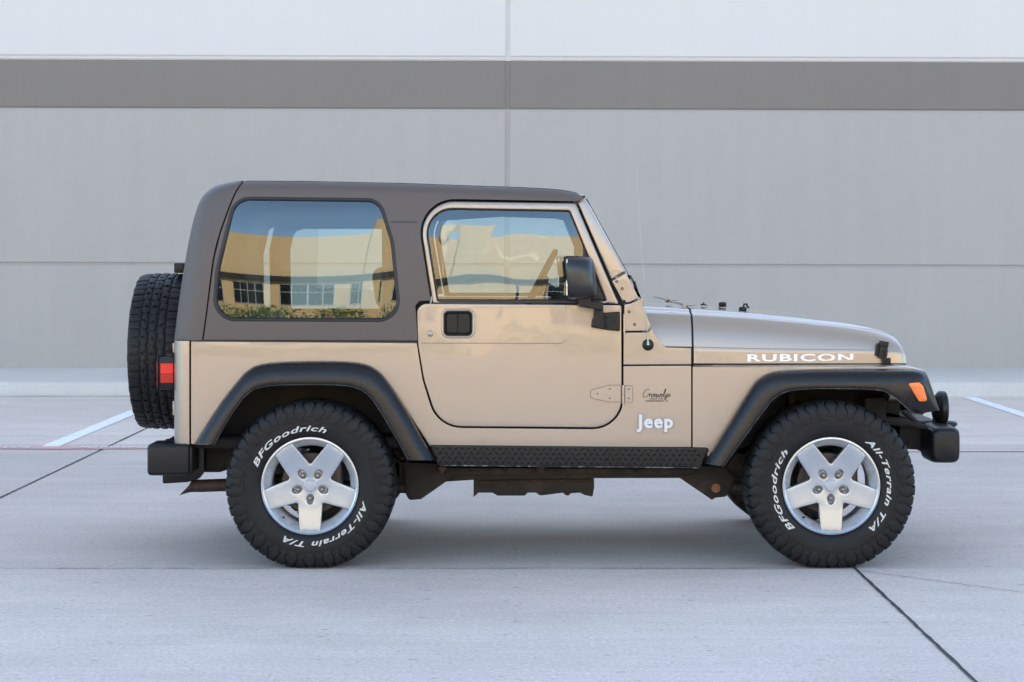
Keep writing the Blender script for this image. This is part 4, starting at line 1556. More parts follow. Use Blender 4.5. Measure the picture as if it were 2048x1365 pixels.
# ---------------------------------------------------------------- door mirrors
for s in (-1, 1):
    Y0 = 0.875
    k = (YC - Y0) / F
    mr = MB()
    # housing: rounded shell tapering to the front
    c = C(1161, 555, Y0)
    P = []
    prof = [(1131.5, 0.70, 0.95), (1133.5, 0.80, 0.985), (1139, 0.90, 1.0), (1148, 0.97, 1.0), (1157, 1.0, 1.0), (1166, 0.98, 0.995), (1174, 0.91, 0.98), (1181, 0.78, 0.95), (1186, 0.60, 0.90), (1189.5, 0.40, 0.80), (1191, 0.2, 0.6)]
    for px_, fy, fz in prof:
        row = []
        x = C(px_, 555, Y0)[0]
        for q in range(40):
            a = 2 * PI * q / 40
            ca, sa = math.cos(a), math.sin(a)
            e = 0.70
            uy = math.copysign(abs(ca) ** e, ca) * 0.088 * fy
            uz = math.copysign(abs(sa) ** e, sa) * 0.0965 * fz
            lean = 0.10 * uz
            row.append((x - lean, s * (Y0 + 0.0) + uy, c[1] + uz))
        P.append(row)
    grid(mr, P, close_j=True)
    mr.add(P[-1], [tuple(range(40))])
    mirror = mr.build('door_mirror', M['gloss_plastic'], car, recalc=True, sharp=50)
    g = MB()
    x = C(1131.0, 555, Y0)[0]
    g.add([(x + 0.005 + (p[0] - P[0][0][0]), s * Y0 + (p[1] - s * Y0) * 0.95, c[1] + (p[2] - c[1]) * 0.95) for p in P[0]], [tuple(range(40))])
    rbox(g, (x + 0.006, s * Y0, c[1]), (0.006, 0.13, 0.165), 0.002, 1)
    g.build('mirror_glass', M['mirror'], mirror, smooth=False)
    am = MB()
    def prism(pts, h0, h1, r=0.006):
        lp = CL(rp(pts), (h0 + h1) / 2)
        panel(am, lp, [], lambda x, z: h1, s, h1 - h0, r, 0.03, back=True)
    prism([(1155, 594, 3), (1181, 594, 3), (1181, 603, 2), (1206, 605, 3), (1206, 622, 4), (1185, 618, 4), (1157, 613, 4)], 0.775, 0.86)
    prism([(1189, 616, 3), (1205, 620, 3), (1207, 626, 2), (1240, 623.5, 3), (1240, 663, 3), (1213, 660.5, 2), (1182, 655, 3), (1184, 640, 6), (1188, 632, 4)], 0.742, 0.766)
    prism([(1189, 613, 3), (1206, 613, 3), (1209, 660, 3), (1184, 655, 3)], 0.76, 0.795)
    am.build('mirror_arm', M['plastic'], mirror, sharp=40, wn=True)
    bo = MB()
    for px_, py_ in ((1211.5, 635.5), (1211.5, 653), (1228, 643.5)):
        x, z = C(px_, py_, 0.766)
        tube(bo, [(x, s * 0.764, z), (x, s * 0.7685, z)], 0.0075, 14)
    bo.build('mirror_bolt', M['gap'], mirror)

# ---------------------------------------------------------------- antenna
mb = MB()
x0, z0 = C(1296, 690.5, 0.75)
q = MB()
lathe(q, [(0.0, -0.012), (0.010, -0.012), (0.022, -0.008), (0.0275, -0.002), (0.028, 0.004)], 32)
mb.add([(a + x0, b - 0.745, c + z0) for a, b, c in q.v], q.f)
ant = mb.build('antenna', M['plastic'], car, sharp=30)
mb = MB()
xt, ztp_ = C(1272.8, 341, 0.765)
yy = -0.762
tube(mb, [(x0, yy, z0), (x0 - 0.001, yy, z0 + 0.018)], [0.0065, 0.005], 12)
tube(mb, [(x0 - 0.001, yy, z0 + 0.016), (x0 - 0.0025, yy, z0 + 0.045)], [0.0042, 0.002], 12)
n = 14
pth = []
for i in range(n + 1):
    t = i / n
    pth.append((x0 - 0.0025 + (xt - x0) * t, yy, z0 + 0.04 + (ztp_ - z0 - 0.04) * t))
tube(mb, pth, 0.00135, 8)
tube(mb, [(xt, yy, ztp_ - 0.004), (xt, yy, ztp_ + 0.002)], 0.003, 8)
mb.build('antenna_mast', M['mast'], ant)

# ---------------------------------------------------------------- tail end
for s in (-1, 1):
    mb = MB()
    a, b = C(316.5, 715.5, 0.66), C(350, 780, 0.66)
    cx, cz = (a[0] + b[0]) / 2, (a[1] + b[1]) / 2
    rbox(mb, (cx, s * 0.60, cz), (b[0] - a[0], 0.125, a[1] - b[1]), 0.008, 2)
    rbox(mb, (a[0] - 0.001, s * 0.60, cz), (0.008, 0.135, a[1] - b[1] + 0.012), 0.003, 1)
    rbox(mb, (a[0] + 0.05, s * 0.60, a[1] + 0.004), (0.03, 0.02, 0.02), 0.004, 1)
    tl = mb.build('tail_lamp', M['plastic'], car)
    lm = MB()
    a, b = C(320.5, 727.5, 0.667), C(346.5, 748, 0.667)
    rbox(lm, ((a[0] + b[0]) / 2, s * 0.662, (a[1] + b[1]) / 2), (b[0] - a[0], 0.010, a[1] - b[1]), 0.002, 1, m=0)
    a, b = C(320.5, 748, 0.667), C(346.5, 766.5, 0.667)
    rbox(lm, ((a[0] + b[0]) / 2, s * 0.662, (a[1] + b[1]) / 2), (b[0] - a[0], 0.010, a[1] - b[1]), 0.002, 1, m=1)
    rbox(lm, (C(316, 700, .66)[0] - 0.004, s * 0.60, cz), (0.006, 0.11, 0.12), 0.002, 1, m=0)
    lm.build('lamp_lens', [M['red_hi'], M['red_lo']], tl, sharp=30)
mb = MB()
for y0, y1 in ((686, 706), (802, 831)):       # tailgate hinge ends
    a, b = C(345, y0, 0.64), C(348, y1, 0.64)
    rbox(mb, (xr - 0.006, -0.60, (a[1] + b[1]) / 2), (0.014, 0.09, a[1] - b[1]), 0.003, 1)
mb.build('tailgate_hinge', M['paint'], car)
mb = MB()
a, b = C(357.5, 526, 0.0), C(378, 546, 0.0)
rbox(mb, ((a[0] + b[0]) / 2, 0, (a[1] + b[1]) / 2), (b[0] - a[0], 0.28, a[1] - b[1]), 0.006, 2)
rbox(mb, ((a[0] + b[0]) / 2 + 0.03, 0, 1.06), (0.04, 0.05, 0.65), 0.008, 2)
bl = mb.build('high_brake_lamp', M['plastic'], car)
mb = MB()
rbox(mb, (a[0] - 0.001, 0, (a[1] + b[1]) / 2), (0.004, 0.24, 0.03), 0.001, 1)
mb.build('lamp_lens', M['red_lo'], bl)
mb = MB()     # liftgate glass
zs = np.linspace(1.10, 1.68, 9)
T = [C(x, y, 0.61) for x, y in REAR]
Tz, Tx = [p[1] for p in T], [p[0] for p in T]
grid(mb, [[(interp(z, Tz[::-1] if Tz[0] > Tz[-1] else Tz, Tx[::-1] if Tz[0] > Tz[-1] else Tx) - 0.0065, y, z) for z in zs] for y in np.linspace(-0.5, 0.5, 9)])
mb.build('rear_window', M['shop_glass'], hardtop)
# rear bumper: steel bar with moulded end caps
mb = MB()
a, b = C(306, 890, 0.72), C(378, 948, 0.72)
cx, cz = (a[0] + b[0]) / 2, (a[1] + b[1]) / 2
rbox(mb, (cx, 0, cz), (b[0] - a[0] - 0.01, 1.16, a[1] - b[1] - 0.01), 0.008, 2)
for y in (-0.36, 0.36):
    rbox(mb, (cx + 0.10, y, cz - 0.02), (0.20, 0.09, 0.10), 0.008, 2)
bump = mb.build('rear_bumper', M['plastic'], car)
for s in (-1, 1):
    mb = MB()
    a, b = C(294, 888.5, 0.76), C(380, 952, 0.76)
    rbox(mb, ((a[0] + b[0]) / 2, s * 0.665, (a[1] + b[1]) / 2), (b[0] - a[0], 0.21, a[1] - b[1]), 0.020, 4)
    rbox(mb, (b[0] - 0.012, s * 0.66, (a[1] + b[1]) / 2), (0.05, 0.19, a[1] - b[1] - 0.016), 0.014, 3)
    mb.build('bumper_end', M['plastic'], bump)
mb = MB()
lp = CL(rp([(325, 953, 0), (325, 968, 4), (375, 965, 4), (398, 958, 8), (408, 944, 8), (408, 880, 0), (330, 880, 0)]), 0.55)
panel(mb, lp, [], lambda x, z: 0.55, -1, 0.05, 0.003, 0.05, back=True)
panel(mb, lp, [], lambda x, z: 0.55, 1, 0.05, 0.003, 0.05, back=True)
mb.build('bumper_bracket', M['plastic'], bump)

# ---------------------------------------------------------------- front end
mb = MB()
xg = C(1812, 700, 0.55)[0] - 0.035
zg0, zg1 = 0.74, C(1812, 716, 0.55)[1]
gr = []
def grill_hw(x, z):
    return 0.0
lp = rp([(-0.60, zg0, 0.06), (0.60, zg0, 0.06), (0.615, zg1 - 0.05, 0.08), (0.56, zg1 + 0.01, 0.06), (-0.56, zg1 + 0.01, 0.06), (-0.615, zg1 - 0.05, 0.08)])
holes = []
for i in range(-3, 4):
    c = i * 0.082
    holes.append(rp([(c - 0.024, zg0 + 0.05, 0.012), (c + 0.024, zg0 + 0.05, 0.012), (c + 0.024, zg1 - 0.03, 0.012), (c - 0.024, zg1 - 0.03, 0.012)], 4))
for s in (-1, 1):
    holes.append([(s * 0.425 + 0.088 * math.cos(t), zg1 - 0.10 + 0.088 * math.sin(t)) for t in np.linspace(0, 2 * PI, 33)[:-1]])
q = MB()
panel(q, lp, holes, lambda x, z: 0.0, -1, 0.05, 0.006, 0.05)
mb.add([(xg - p[1], p[0], p[2]) for p in q.v], q.f)
grille = mb.build('grille', M['paint'], car, recalc=True)
mb = MB()
rbox(mb, (xg - 0.06, 0, (zg0 + zg1) / 2), (0.02, 1.1, zg1 - zg0 - 0.02), 0)
mb.build('grille_screen', M['gap'], grille)
for s in (-1, 1):
    mb = MB()
    q = MB()
    lathe(q, [(0.0, 0.008), (0.05, 0.004), (0.08, -0.010), (0.086, -0.030)], 32, 'x')
    mb.add([(a + xg, b + s * 0.425, c + zg1 - 0.10) for a, b, c in q.v], q.f)
    mb.build('headlight', M['chrome'], car)
# front bumper
mb = MB()
bx0, bx1 = C(1862, 890, 0.6)[0], C(1920, 890, 0.6)[0]
a, b = C(1890, 853, 0.60), C(1890, 927, 0.60)
cz = (a[1] + b[1]) / 2
rbox(mb, ((bx0 + bx1) / 2 - 0.01, 0, cz + 0.01), (bx1 - bx0 - 0.03, 0.94, a[1] - b[1] - 0.03), 0.008, 2)
fb = mb.build('front_bumper', M['plastic'], car)
for s in (-1, 1):
    mb = MB()
    a, b = C(1860.5, 853, 0.66), C(1923.5, 929, 0.66)
    cx, cz = (a[0] + b[0]) / 2, (a[1] + b[1]) / 2
    L, Hh = b[0] - a[0], a[1] - b[1]
    P = []
    for y, k in ((0.44, 1.0), (0.50, 1.0), (0.56, 1.0), (0.60, 0.99), (0.63, 0.96), (0.65, 0.90), (0.66, 0.82), (0.664, 0.7)):
        row = []
        for j in range(40):
            t = 2 * PI * j / 40
            ca, sa = math.cos(t), math.sin(t)
            e = 0.42
            u = math.copysign(abs(ca) ** e, ca)
            v = math.copysign(abs(sa) ** e, sa)
            if v > 0.8:
                v = v - 0.10 * (abs(u) ** 3)
            row.append((cx + u * L / 2 * k + (1 - k) * -0.02 * 0, s * y, cz + v * Hh / 2 * k))
        P.append(row)
    grid(mb, P, close_j=True, flip=(s > 0))
    mb.add(P[-1], [tuple(range(40))])
    mb.build('bumper_end', M['plastic'], fb, recalc=True, sharp=50)
    # round fog lamp standing on the bumper, seen edge-on
    mb = MB()
    ct = C(1879.5, 817, 0.42)
    q = MB()
    rr = 34.5 * (YC - 0.42) / F
    lathe(q, [(0.0, -0.045), (rr * 0.55, -0.040), (rr * 0.9, -0.020), (rr, -0.008), (rr, 0.014), (rr * 0.94, 0.020), (rr * 0.90, 0.017), (0.0, 0.020)], 32, 'x')
    mb.add([(p[0] + ct[0] + 0.008, p[1] + s * 0.42, p[2] + ct[1]) for p in q.v], q.f)
    p1 = C(1876, 855, 0.42)
    tube(mb, [(ct[0] - 0.02, s * 0.42, ct[1] - 0.02), (p1[0] - 0.02, s * 0.42, p1[1] - 0.02)], 0.012, 8)
    mb.build('fog_lamp', M['plastic'], car, sharp=30)
    # tow hook
    mb = MB()
    p0 = C(1866, 852, 0.33)
    zz = p0[1] + 0.012
    pts = [(p0[0] - 0.06, s * 0.33, zz), (p0[0] + 0.05, s * 0.33, zz), (p0[0] + 0.085, s * 0.345, zz), (p0[0] + 0.095, s * 0.375, zz), (p0[0] + 0.08, s * 0.40, zz), (p0[0] + 0.05, s * 0.405, zz)]
    tube(mb, pts, 0.013, 10)
    mb.build('tow_hook', M['plastic'], fb)

# ---------------------------------------------------------------- chassis
def plate(mb, pts, hw_, th, s, r=0.003):
    panel(mb, CL(pts, hw_), [], lambda x, z: hw_, s, th, r, 0.06, back=True)


ch = MB()
for s in (-1, 1):
    plate(ch, [(780, 925), (1440, 930), (1440, 956.5), (1180, 957), (960, 959.5), (860, 966), (800, 970), (780, 950)], 0.44, 0.09, s)
    plate(ch, rp([(390, 885), (470, 890), (560, 850), (640, 800), (720, 850), (800, 925), (800, 955), (760, 950), (660, 860), (600, 860), (500, 925), (440, 945), (410, 945), (390, 930)]), 0.44, 0.09, s)
    plate(ch, rp([(1440, 915), (1540, 870), (1660, 820), (1780, 825), (1864, 850), (1866, 908, 0), (1855, 908), (1838, 900), (1770, 897), (1640, 890), (1540, 920), (1440, 956)]), 0.42, 0.08, s)
    # trailing-arm brackets
    plate(ch, rp([(808, 925), (905, 930), (905, 955, 10), (842, 999, 6), (818, 1001, 8), (811, 988, 4)]), 0.47, 0.07, s)
    plate(ch, rp([(1355, 930), (1450, 935), (1470, 960, 10), (1452, 994, 6), (1431, 996, 2), (1424, 1000.5, 2), (1360, 957, 6)]), 0.47, 0.07, s)
    plate(ch, rp([(890, 936), (1390, 938), (1390, 950), (890, 950)]), 0.50, 0.03, s)
chassis = ch.build('chassis', M['under'], car, recalc=True)
mb = MB()
lpx = [(947, 958), (1188, 955), (1188.5, 975, 6), (1185, 994, 1), (1170, 991, 4), (1160, 986, 4), (1142, 987, 2), (1137, 992, 3), (1131, 991, 3), (1126, 986, 3), (1084, 991.5, 2), (1079, 991, 2), (1072, 986, 3), (1055, 986, 3), (1050, 992, 3), (995, 992, 3), (985, 986, 3), (957, 986, 2), (947, 995, 0)]
for s in (-1, 1):
    plate(mb, rp(lpx), 0.40, 0.02, s)
x0, z0 = C(950, 962, 0.4)
x1, z1 = C(1186, 984, 0.4)
rbox(mb, ((x0 + x1) / 2, 0, (z0 + z1) / 2), (x1 - x0, 0.77, z0 - z1 - 0.01), 0.01, 2)
mb.build('skid_plate', M['under'], chassis, recalc=True)
mb = MB()
for s in (-1, 1):
    a_, b_ = C(960, 964, 0.41), C(1182, 961, 0.41)
    tube(mb, [(a_[0], s * 0.405, a_[1]), (b_[0], s * 0.405, b_[1])], 0.006, 8)
mb.build('skid_flange', M['rust'], chassis)
mb = MB()
for s in (-1, 1):
    for px_, py_, wd, hh in ((922, 939.5, 3, 9), (941, 939.5, 3, 9), (1011, 940, 9, 10), (1112, 939, 3, 9), (1131, 939, 3, 9), (1270, 940.5, 9, 10), (1563, 902, 15, 13), (1845, 880, 14, 20), (1815, 884, 9, 11)):
        h_ = 0.5005 if px_ < 1400 else 0.4205
        x, z = C(px_, py_, h_)
        k = (YC - h_) / F
        q = MB()
        lathe(q, [(0.0, 0.0), (hh * k / 2, 0.0), (hh * k / 2, 0.002)], 14)
        mb.add([(a * wd / hh + x, s * (h_ + 0.0008) + b * 0, c + z) for a, b, c in q.v], q.f)
mb.build('frame_hole', M['gap'], chassis)
mb = MB()
for px_, py_, m_ in ((1432, 977, 0), (822, 979.5, 1)):
    x, z = C(px_, py_, 0.475)
    for s in (-1, 1):
        tube(mb, [(x, s * 0.47, z), (x, s * 0.481, z)], 0.013, 6, m=m_)
        tube(mb, [(x, s * 0.47, z), (x, s * 0.474, z)], 0.021, 16, m=m_)
mb.build('arm_bolt', [M['bolt_rust'], M['under']], chassis, sharp=30)
mb = MB()
for px_ in (884, 1082):
    x, z = C(px_, 940, 0.52)
    for s in (-1, 1):
        tube(mb, [(x, s * 0.55, z + 0.02), (x, s * 0.55, z - 0.002)], 0.026, 16)
        tube(mb, [(x, s * 0.55, z), (x, s * 0.55, z - 0.014)], 0.012, 8)
mb.build('body_mount', M['rust'], chassis, sharp=30)
XWR, XWF, ZW = -0.946 - XO, 1.430 - XO, 0.375
mb = MB()
for s in (-1, 1):
    # control arms, springs, shock absorbers
    p0, p1 = C(826, 976, 0.43), (XWR + 0.05, 0.33)
    tube(mb, [(p0[0], s * 0.43, p0[1]), (p1[0], s * 0.45, p1[1])], 0.027, 12)
    p0, p1 = C(1445, 975, 0.43), (XWF - 0.05, 0.31)
    tube(mb, [(p0[0], s * 0.43, p0[1]), (p1[0], s * 0.45, p1[1])], 0.030, 12)
    for xw in (XWR, XWF):
        pth = []
        for i in range(90):
            t = i / 89
            pth.append((xw + 0.065 * math.cos(t * 2 * PI * 6), s * 0.47 + 0.065 * math.sin(t * 2 * PI * 6), 0.44 + 0.30 * t))
        tube(mb, pth, 0.008, 6)
        tube(mb, [(xw - 0.11, s * 0.50, 0.34), (xw - 0.13, s * 0.47, 0.78)], 0.024, 12)
mb.build('suspension', M['under'], car, sharp=40)
for xw, nm in ((XWR, 0), (XWF, 1)):
    mb = MB()
    tube(mb, [(xw, -0.60, ZW), (xw, 0.60, ZW)], 0.04, 16)
    q = MB()
    lathe(q, [(0.0, -0.13), (0.07, -0.12), (0.115, -0.06), (0.125, 0.0), (0.115, 0.06), (0.07, 0.12), (0.0, 0.13)], 20)
    mb.add([(a + xw, b + (0.16 if nm else 0.0), c + ZW) for a, b, c in q.v], q.f)
    if nm:
        tube(mb, [(xw + 0.14, -0.62, ZW - 0.02), (xw + 0.14, 0.62, ZW - 0.02)], 0.015, 10)
    mb.build('axle', M['under'], car)
mb = MB()
tube(mb, [(XWR + 0.10, 0.0, ZW + 0.02), (C(1000, 950, 0.0)[0], 0.02, 0.47)], 0.035, 14)
tube(mb, [(C(1180, 950, 0.0)[0], 0.12, 0.47), (XWF - 0.10, 0.16, ZW + 0.02)], 0.028, 14)
mb.build('driveshaft', M['under'], car)
mb = MB()      # exhaust: pipe, muffler and cut tail tip
pp = [C(384, 972, 0.50), C(405, 972, 0.50), C(430, 971, 0.50), C(460, 970, 0.50), C(560, 962, 0.46), C(640, 940, 0.40)]
pth = [(x, -0.50 + 0.02 * i if i > 3 else -0.50, z) for i, (x, z) in enumerate(pp)]
tube(mb, pth, [0.030, 0.030, 0.030, 0.030, 0.029, 0.029], 20, cap=False)
P = []
c0, r0 = pp[0], 0.030
for t_, dz in ((0.0, 0.0), (0.25, -0.003), (0.5, -0.008), (0.75, -0.014), (1.0, -0.020)):    # tip cut on a slant and drooping
    P.append([(c0[0] - t_ * (0.034 + 0.026 * math.cos(2 * PI * q_ / 20 + PI)), -0.50 + r0 * math.sin(2 * PI * q_ / 20), c0[1] + dz + r0 * math.cos(2 * PI * q_ / 20) * (1 - 0.15 * t_)) for q_ in range(20)])
grid(mb, P, close_j=True)
tube(mb, [(C(700, 935, 0.3)[0], -0.30, 0.47), (C(900, 935, 0.3)[0], -0.30, 0.47)], 0.028, 12)
mb.build('exhaust_pipe', M['rust'], car, sharp=50)
mb = MB()     # liner pieces seen inside the wheel openings
for s in (-1, 1):
    for o, i_ in ((RO, RI),):
        pass
    x0, x1 = C(392, 700, 0.6)[0], C(872, 700, 0.6)[0]
    P = []
    lo = [C(x, y + 6, 0.74) for x, y in RI]
    for x, z in lo:
        P.append([(x, s * 0.835, z + 0.012), (x, s * 0.55, z + 0.035)])
    grid(mb, P)
    lo = [C(x, y + 4, 0.74) for x, y in FI]
    P = [[(x, s * 0.835, z + 0.012), (x, s * 0.42, z + 0.06)] for x, z in lo]
    grid(mb, P)
    # headlamp bucket and bracket shapes ahead of the front tyre
    c = C(1745, 815, 0.5)
    rbox(mb, (c[0], s * 0.50, c[1]), (0.10, 0.16, 0.10), 0.01, 2)
    c = C(1780, 842, 0.52)
    tube(mb, [(c[0] - 0.08, s * 0.52, c[1] + 0.01), (c[0] + 0.09, s * 0.52, c[1] - 0.012)], 0.02, 10)
    c = C(1830, 850, 0.5)
    rbox(mb, (c[0], s * 0.50, c[1]), (0.10, 0.06, 0.02), 0.004, 1, rot=Matrix.Rotation(R(15), 3, 'Y'))
    tube(mb, [(c[0] - 0.05, s * 0.46, c[1] + 0.06), (c[0] + 0.06, s * 0.46, c[1] - 0.03)], 0.012, 8)
mb.build('wheel_well', M['well'], car, sharp=40)

# ---------------------------------------------------------------- wheels
TP = [(0.108, 0.222), (0.117, 0.226), (0.125, 0.238), (0.1305, 0.258), (0.133, 0.285), (0.1335, 0.308), (0.1315, 0.330), (0.1275, 0.350), (0.121, 0.3645), (0.110, 0.3725), (0.090, 0.3765), (0.05, 0.3785), (0.0, 0.3795)]
TPA = np.array(TP[::-1])                          # from crown outwards
TPS = np.concatenate([[0], np.cumsum(np.hypot(*np.diff(TPA, axis=0).T))])
ROUT = 0.3795


def tprof(v):
    """arc distance from the crown (signed) -> (across, radius, normal across, normal radius)"""
    sg = 1 if v >= 0 else -1
    v = abs(v)
    a, r_ = np.interp(v, TPS, TPA[:, 0]), np.interp(v, TPS, TPA[:, 1])
    e = 0.004
    a0, r0 = np.interp(max(0, v - e), TPS, TPA[:, 0]), np.interp(max(0, v - e), TPS, TPA[:, 1])
    a1, r1 = np.interp(v + e, TPS, TPA[:, 0]), np.interp(v + e, TPS, TPA[:, 1])
    t = Vector((a1 - a0, r1 - r0)).normalized()
    n = Vector((-t.y, t.x))
    if n.y < 0 and v < 0.1:
        n = -n
    if n.x < 0:
        n = -n if v >= 0.1 else n
    return sg * a, r_, sg * n.x, n.y


JIT = [0.0]


def lug(mb, th0, left, right, v0, v1, h, nv=5, m=0, taper=1.0):
    """tread block between two edge curves (arc offsets as functions of v)"""
    rows = []
    h0 = h
    th0 = th0 + random.uniform(-1, 1) * JIT[0] * 0.0045 / ROUT
    v0 += random.uniform(-1, 1) * JIT[0] * 0.0018
    v1 += random.uniform(-1, 1) * JIT[0] * 0.0018
    sk0 = random.uniform(-1, 1) * JIT[0] * 0.09
    for i in range(nv + 1):
        v = v0 + (v1 - v0) * i / nv
        h = h0 * (1 + (taper - 1) * min(1.0, 1.6 * max(0.0, i / nv - 0.25)))
        a, r_, na, nr = tprof(v)
        row = []
        l, q = left(v), right(v)
        for lift, f in ((-0.001, 0.0), (h * 0.9, 0.02), (h, 0.10), (h, 0.5), (h, 0.90), (h * 0.9, 0.98), (-0.001, 1.0)):
            hh = lift
            if i in (0, nv) and lift > 0:
                hh = lift * 0.55
            arc = l + (q - l) * f + sk0 * (v - (v0 + v1) / 2)
            th = th0 + arc / ROUT
            aa, rr = a + na * hh, r_ + nr * hh
            row.append((rr * math.cos(th), -aa, rr * math.sin(th)))
        rows.append(row)
    grid(mb, rows, m=m)
    for rw, v in ((rows[0], v0), (rows[-1], v1)):
        a, r_, na, nr = tprof(v)
        base = []
        for p in rw:
            th = math.atan2(p[2], p[0])
            base.append((r_ * math.cos(th) * 0.998, -a, r_ * math.sin(th) * 0.998))
        grid(mb, [rw, base], m=m)


def zig(pts):
    xs_, ys_ = [p[0] for p in pts], [p[1] for p in pts]
    return lambda v: float(np.interp(abs(v), xs_, ys_))


def make_tyre_mesh(flat=True, road=True):
    mb = MB()
    prof = [(r_, -a) for a, r_ in TP] + [(r_, a) for a, r_ in TP[::-1][1:]]
    lathe(mb, prof, 120)
    # fine ridge above the lettering band
    for rr_, aa in ((0.300, 0.1328),):
        lathe(mb, [(rr_ - 0.002, -aa + 0.001), (rr_ - 0.0008, -aa - 0.0016), (rr_ + 0.0008, -aa - 0.0016), (rr_ + 0.002, -aa + 0.001)], 120)
    N = 25 if road else 30
    pit = 2 * PI * ROUT / N
    for k in range(N):
        th = 2 * PI * k / N
        g = 0.0046 if road else 0.0030
        w2 = pit / 2
        for sd in (1, -1):
            # long and short shoulder lugs whose side biters interlock in a zigzag
            V = [0.05, 0.085, 0.100, 0.113, 0.128, 0.143, 0.158, 0.173, 0.19, 0.21]
            Z = [0.0, 0.0, -0.25, 0.55, 0.9, -0.35, -0.75, 0.35, 0.7, 0.2]

            def mk(off, a0, a1, v0, v1, h, j0, j1, nv=16):
                lf = zig([(v, a0 + off + g + j0 * z_) for v, z_ in zip(V, Z)])
                rt = zig([(v, a1 + off - g + j1 * z_) for v, z_ in zip(V, Z)])
                lug(mb, th, lf, rt, sd * v0, sd * v1, h, nv, taper=0.40 if road else 1.0)
            o = 0.2 * pit * (sd < 0)
            if road:
                m1 = -w2 + pit * 0.54
                mk(o, -w2, m1, 0.063, 0.187, 0.0115, 0.011, -0.008)
                mk(o, m1, w2, 0.063, 0.176, 0.0095, -0.008, 0.011)
            else:
                mk(o, -w2, 0, 0.063, 0.124, 0.0085, 0.004, 0.004, 8)
                mk(o, 0, w2, 0.063, 0.120, 0.0075, 0.004, 0.004, 8)
        for row, (c, wd, ph) in enumerate(((-0.042, 0.032, 0.3), (0.0, 0.036, 0.0), (0.042, 0.032, 0.55))):
            for h2 in (0, 1):
                o = ph * pit + h2 * pit / 2
                j = 0.006 if (row + h2) % 2 else -0.006
                vm = abs(c)
                lf = lambda v, o=o, j=j, c=c: o + 0.0022 + j * (1 if abs(v - c) < 0.008 else -0.4)
                rt = lambda v, o=o, j=j, c=c: o + pit / 2 - 0.0028 + j * (1 if abs(v - c) < 0.008 else -0.4)
                lug(mb, th, lf, rt, c - wd / 2, c + wd / 2, 0.0095, 4)
    if flat:     # weight on the road flattens the contact patch
        lim = -(ZW + 0.001)
        out = []
        for x, y, z in mb.v:
            if z < lim + 0.010:
                t = lim + 0.010 - z
                z = lim + 0.010 * math.exp(-t / 0.010)
            out.append((x, y, z))
        mb.v = out
    return mb


def arc_text(mb, tx, th0, th1, rmid, h, ext=0.0012):
    vs, fs = text_geo(tx, 1.0, ext, 0.022, 0.30, 1.12, 1.0)
    xs_ = [v[0] for v in vs]
    x0, x1 = min(xs_), max(xs_)
    cap = 0.73
    out = []
    for a, b, c in vs:
        th = th0 + (th1 - th0) * (a - x0) / (x1 - x0)
        rr = rmid - h / 2 + h * b / cap
        aw = np.interp(rr, [p[1] for p in TP[:8]], [p[0] for p in TP[:8]])
        out.append((rr * math.cos(th), -(aw + 0.0006 + (c + ext) * 1.0), rr * math.sin(th)))
    mb.add(out, fs)


def star(r_in, r_out, hw_, fillet):
    pts = []
    for k in range(5):
        c = R(-90 + 72 * k)
        d = Vector((math.cos(c), math.sin(c)))
        n = Vector((-d.y, d.x))
        rv = (hw_ + 0.0085) / math.sin(R(36))
        v = Vector((math.cos(c - R(36)), math.sin(c - R(36)))) * rv
        pts.append((v.x, v.y, fillet))
        half = hw_ / r_out
        for j in range(-3, 4):
            q = c + math.asin(half) * j / 3
            pts.append((r_out * math.cos(q), r_out * math.sin(q), 0.004 if abs(j) == 3 else 0))
    return pts


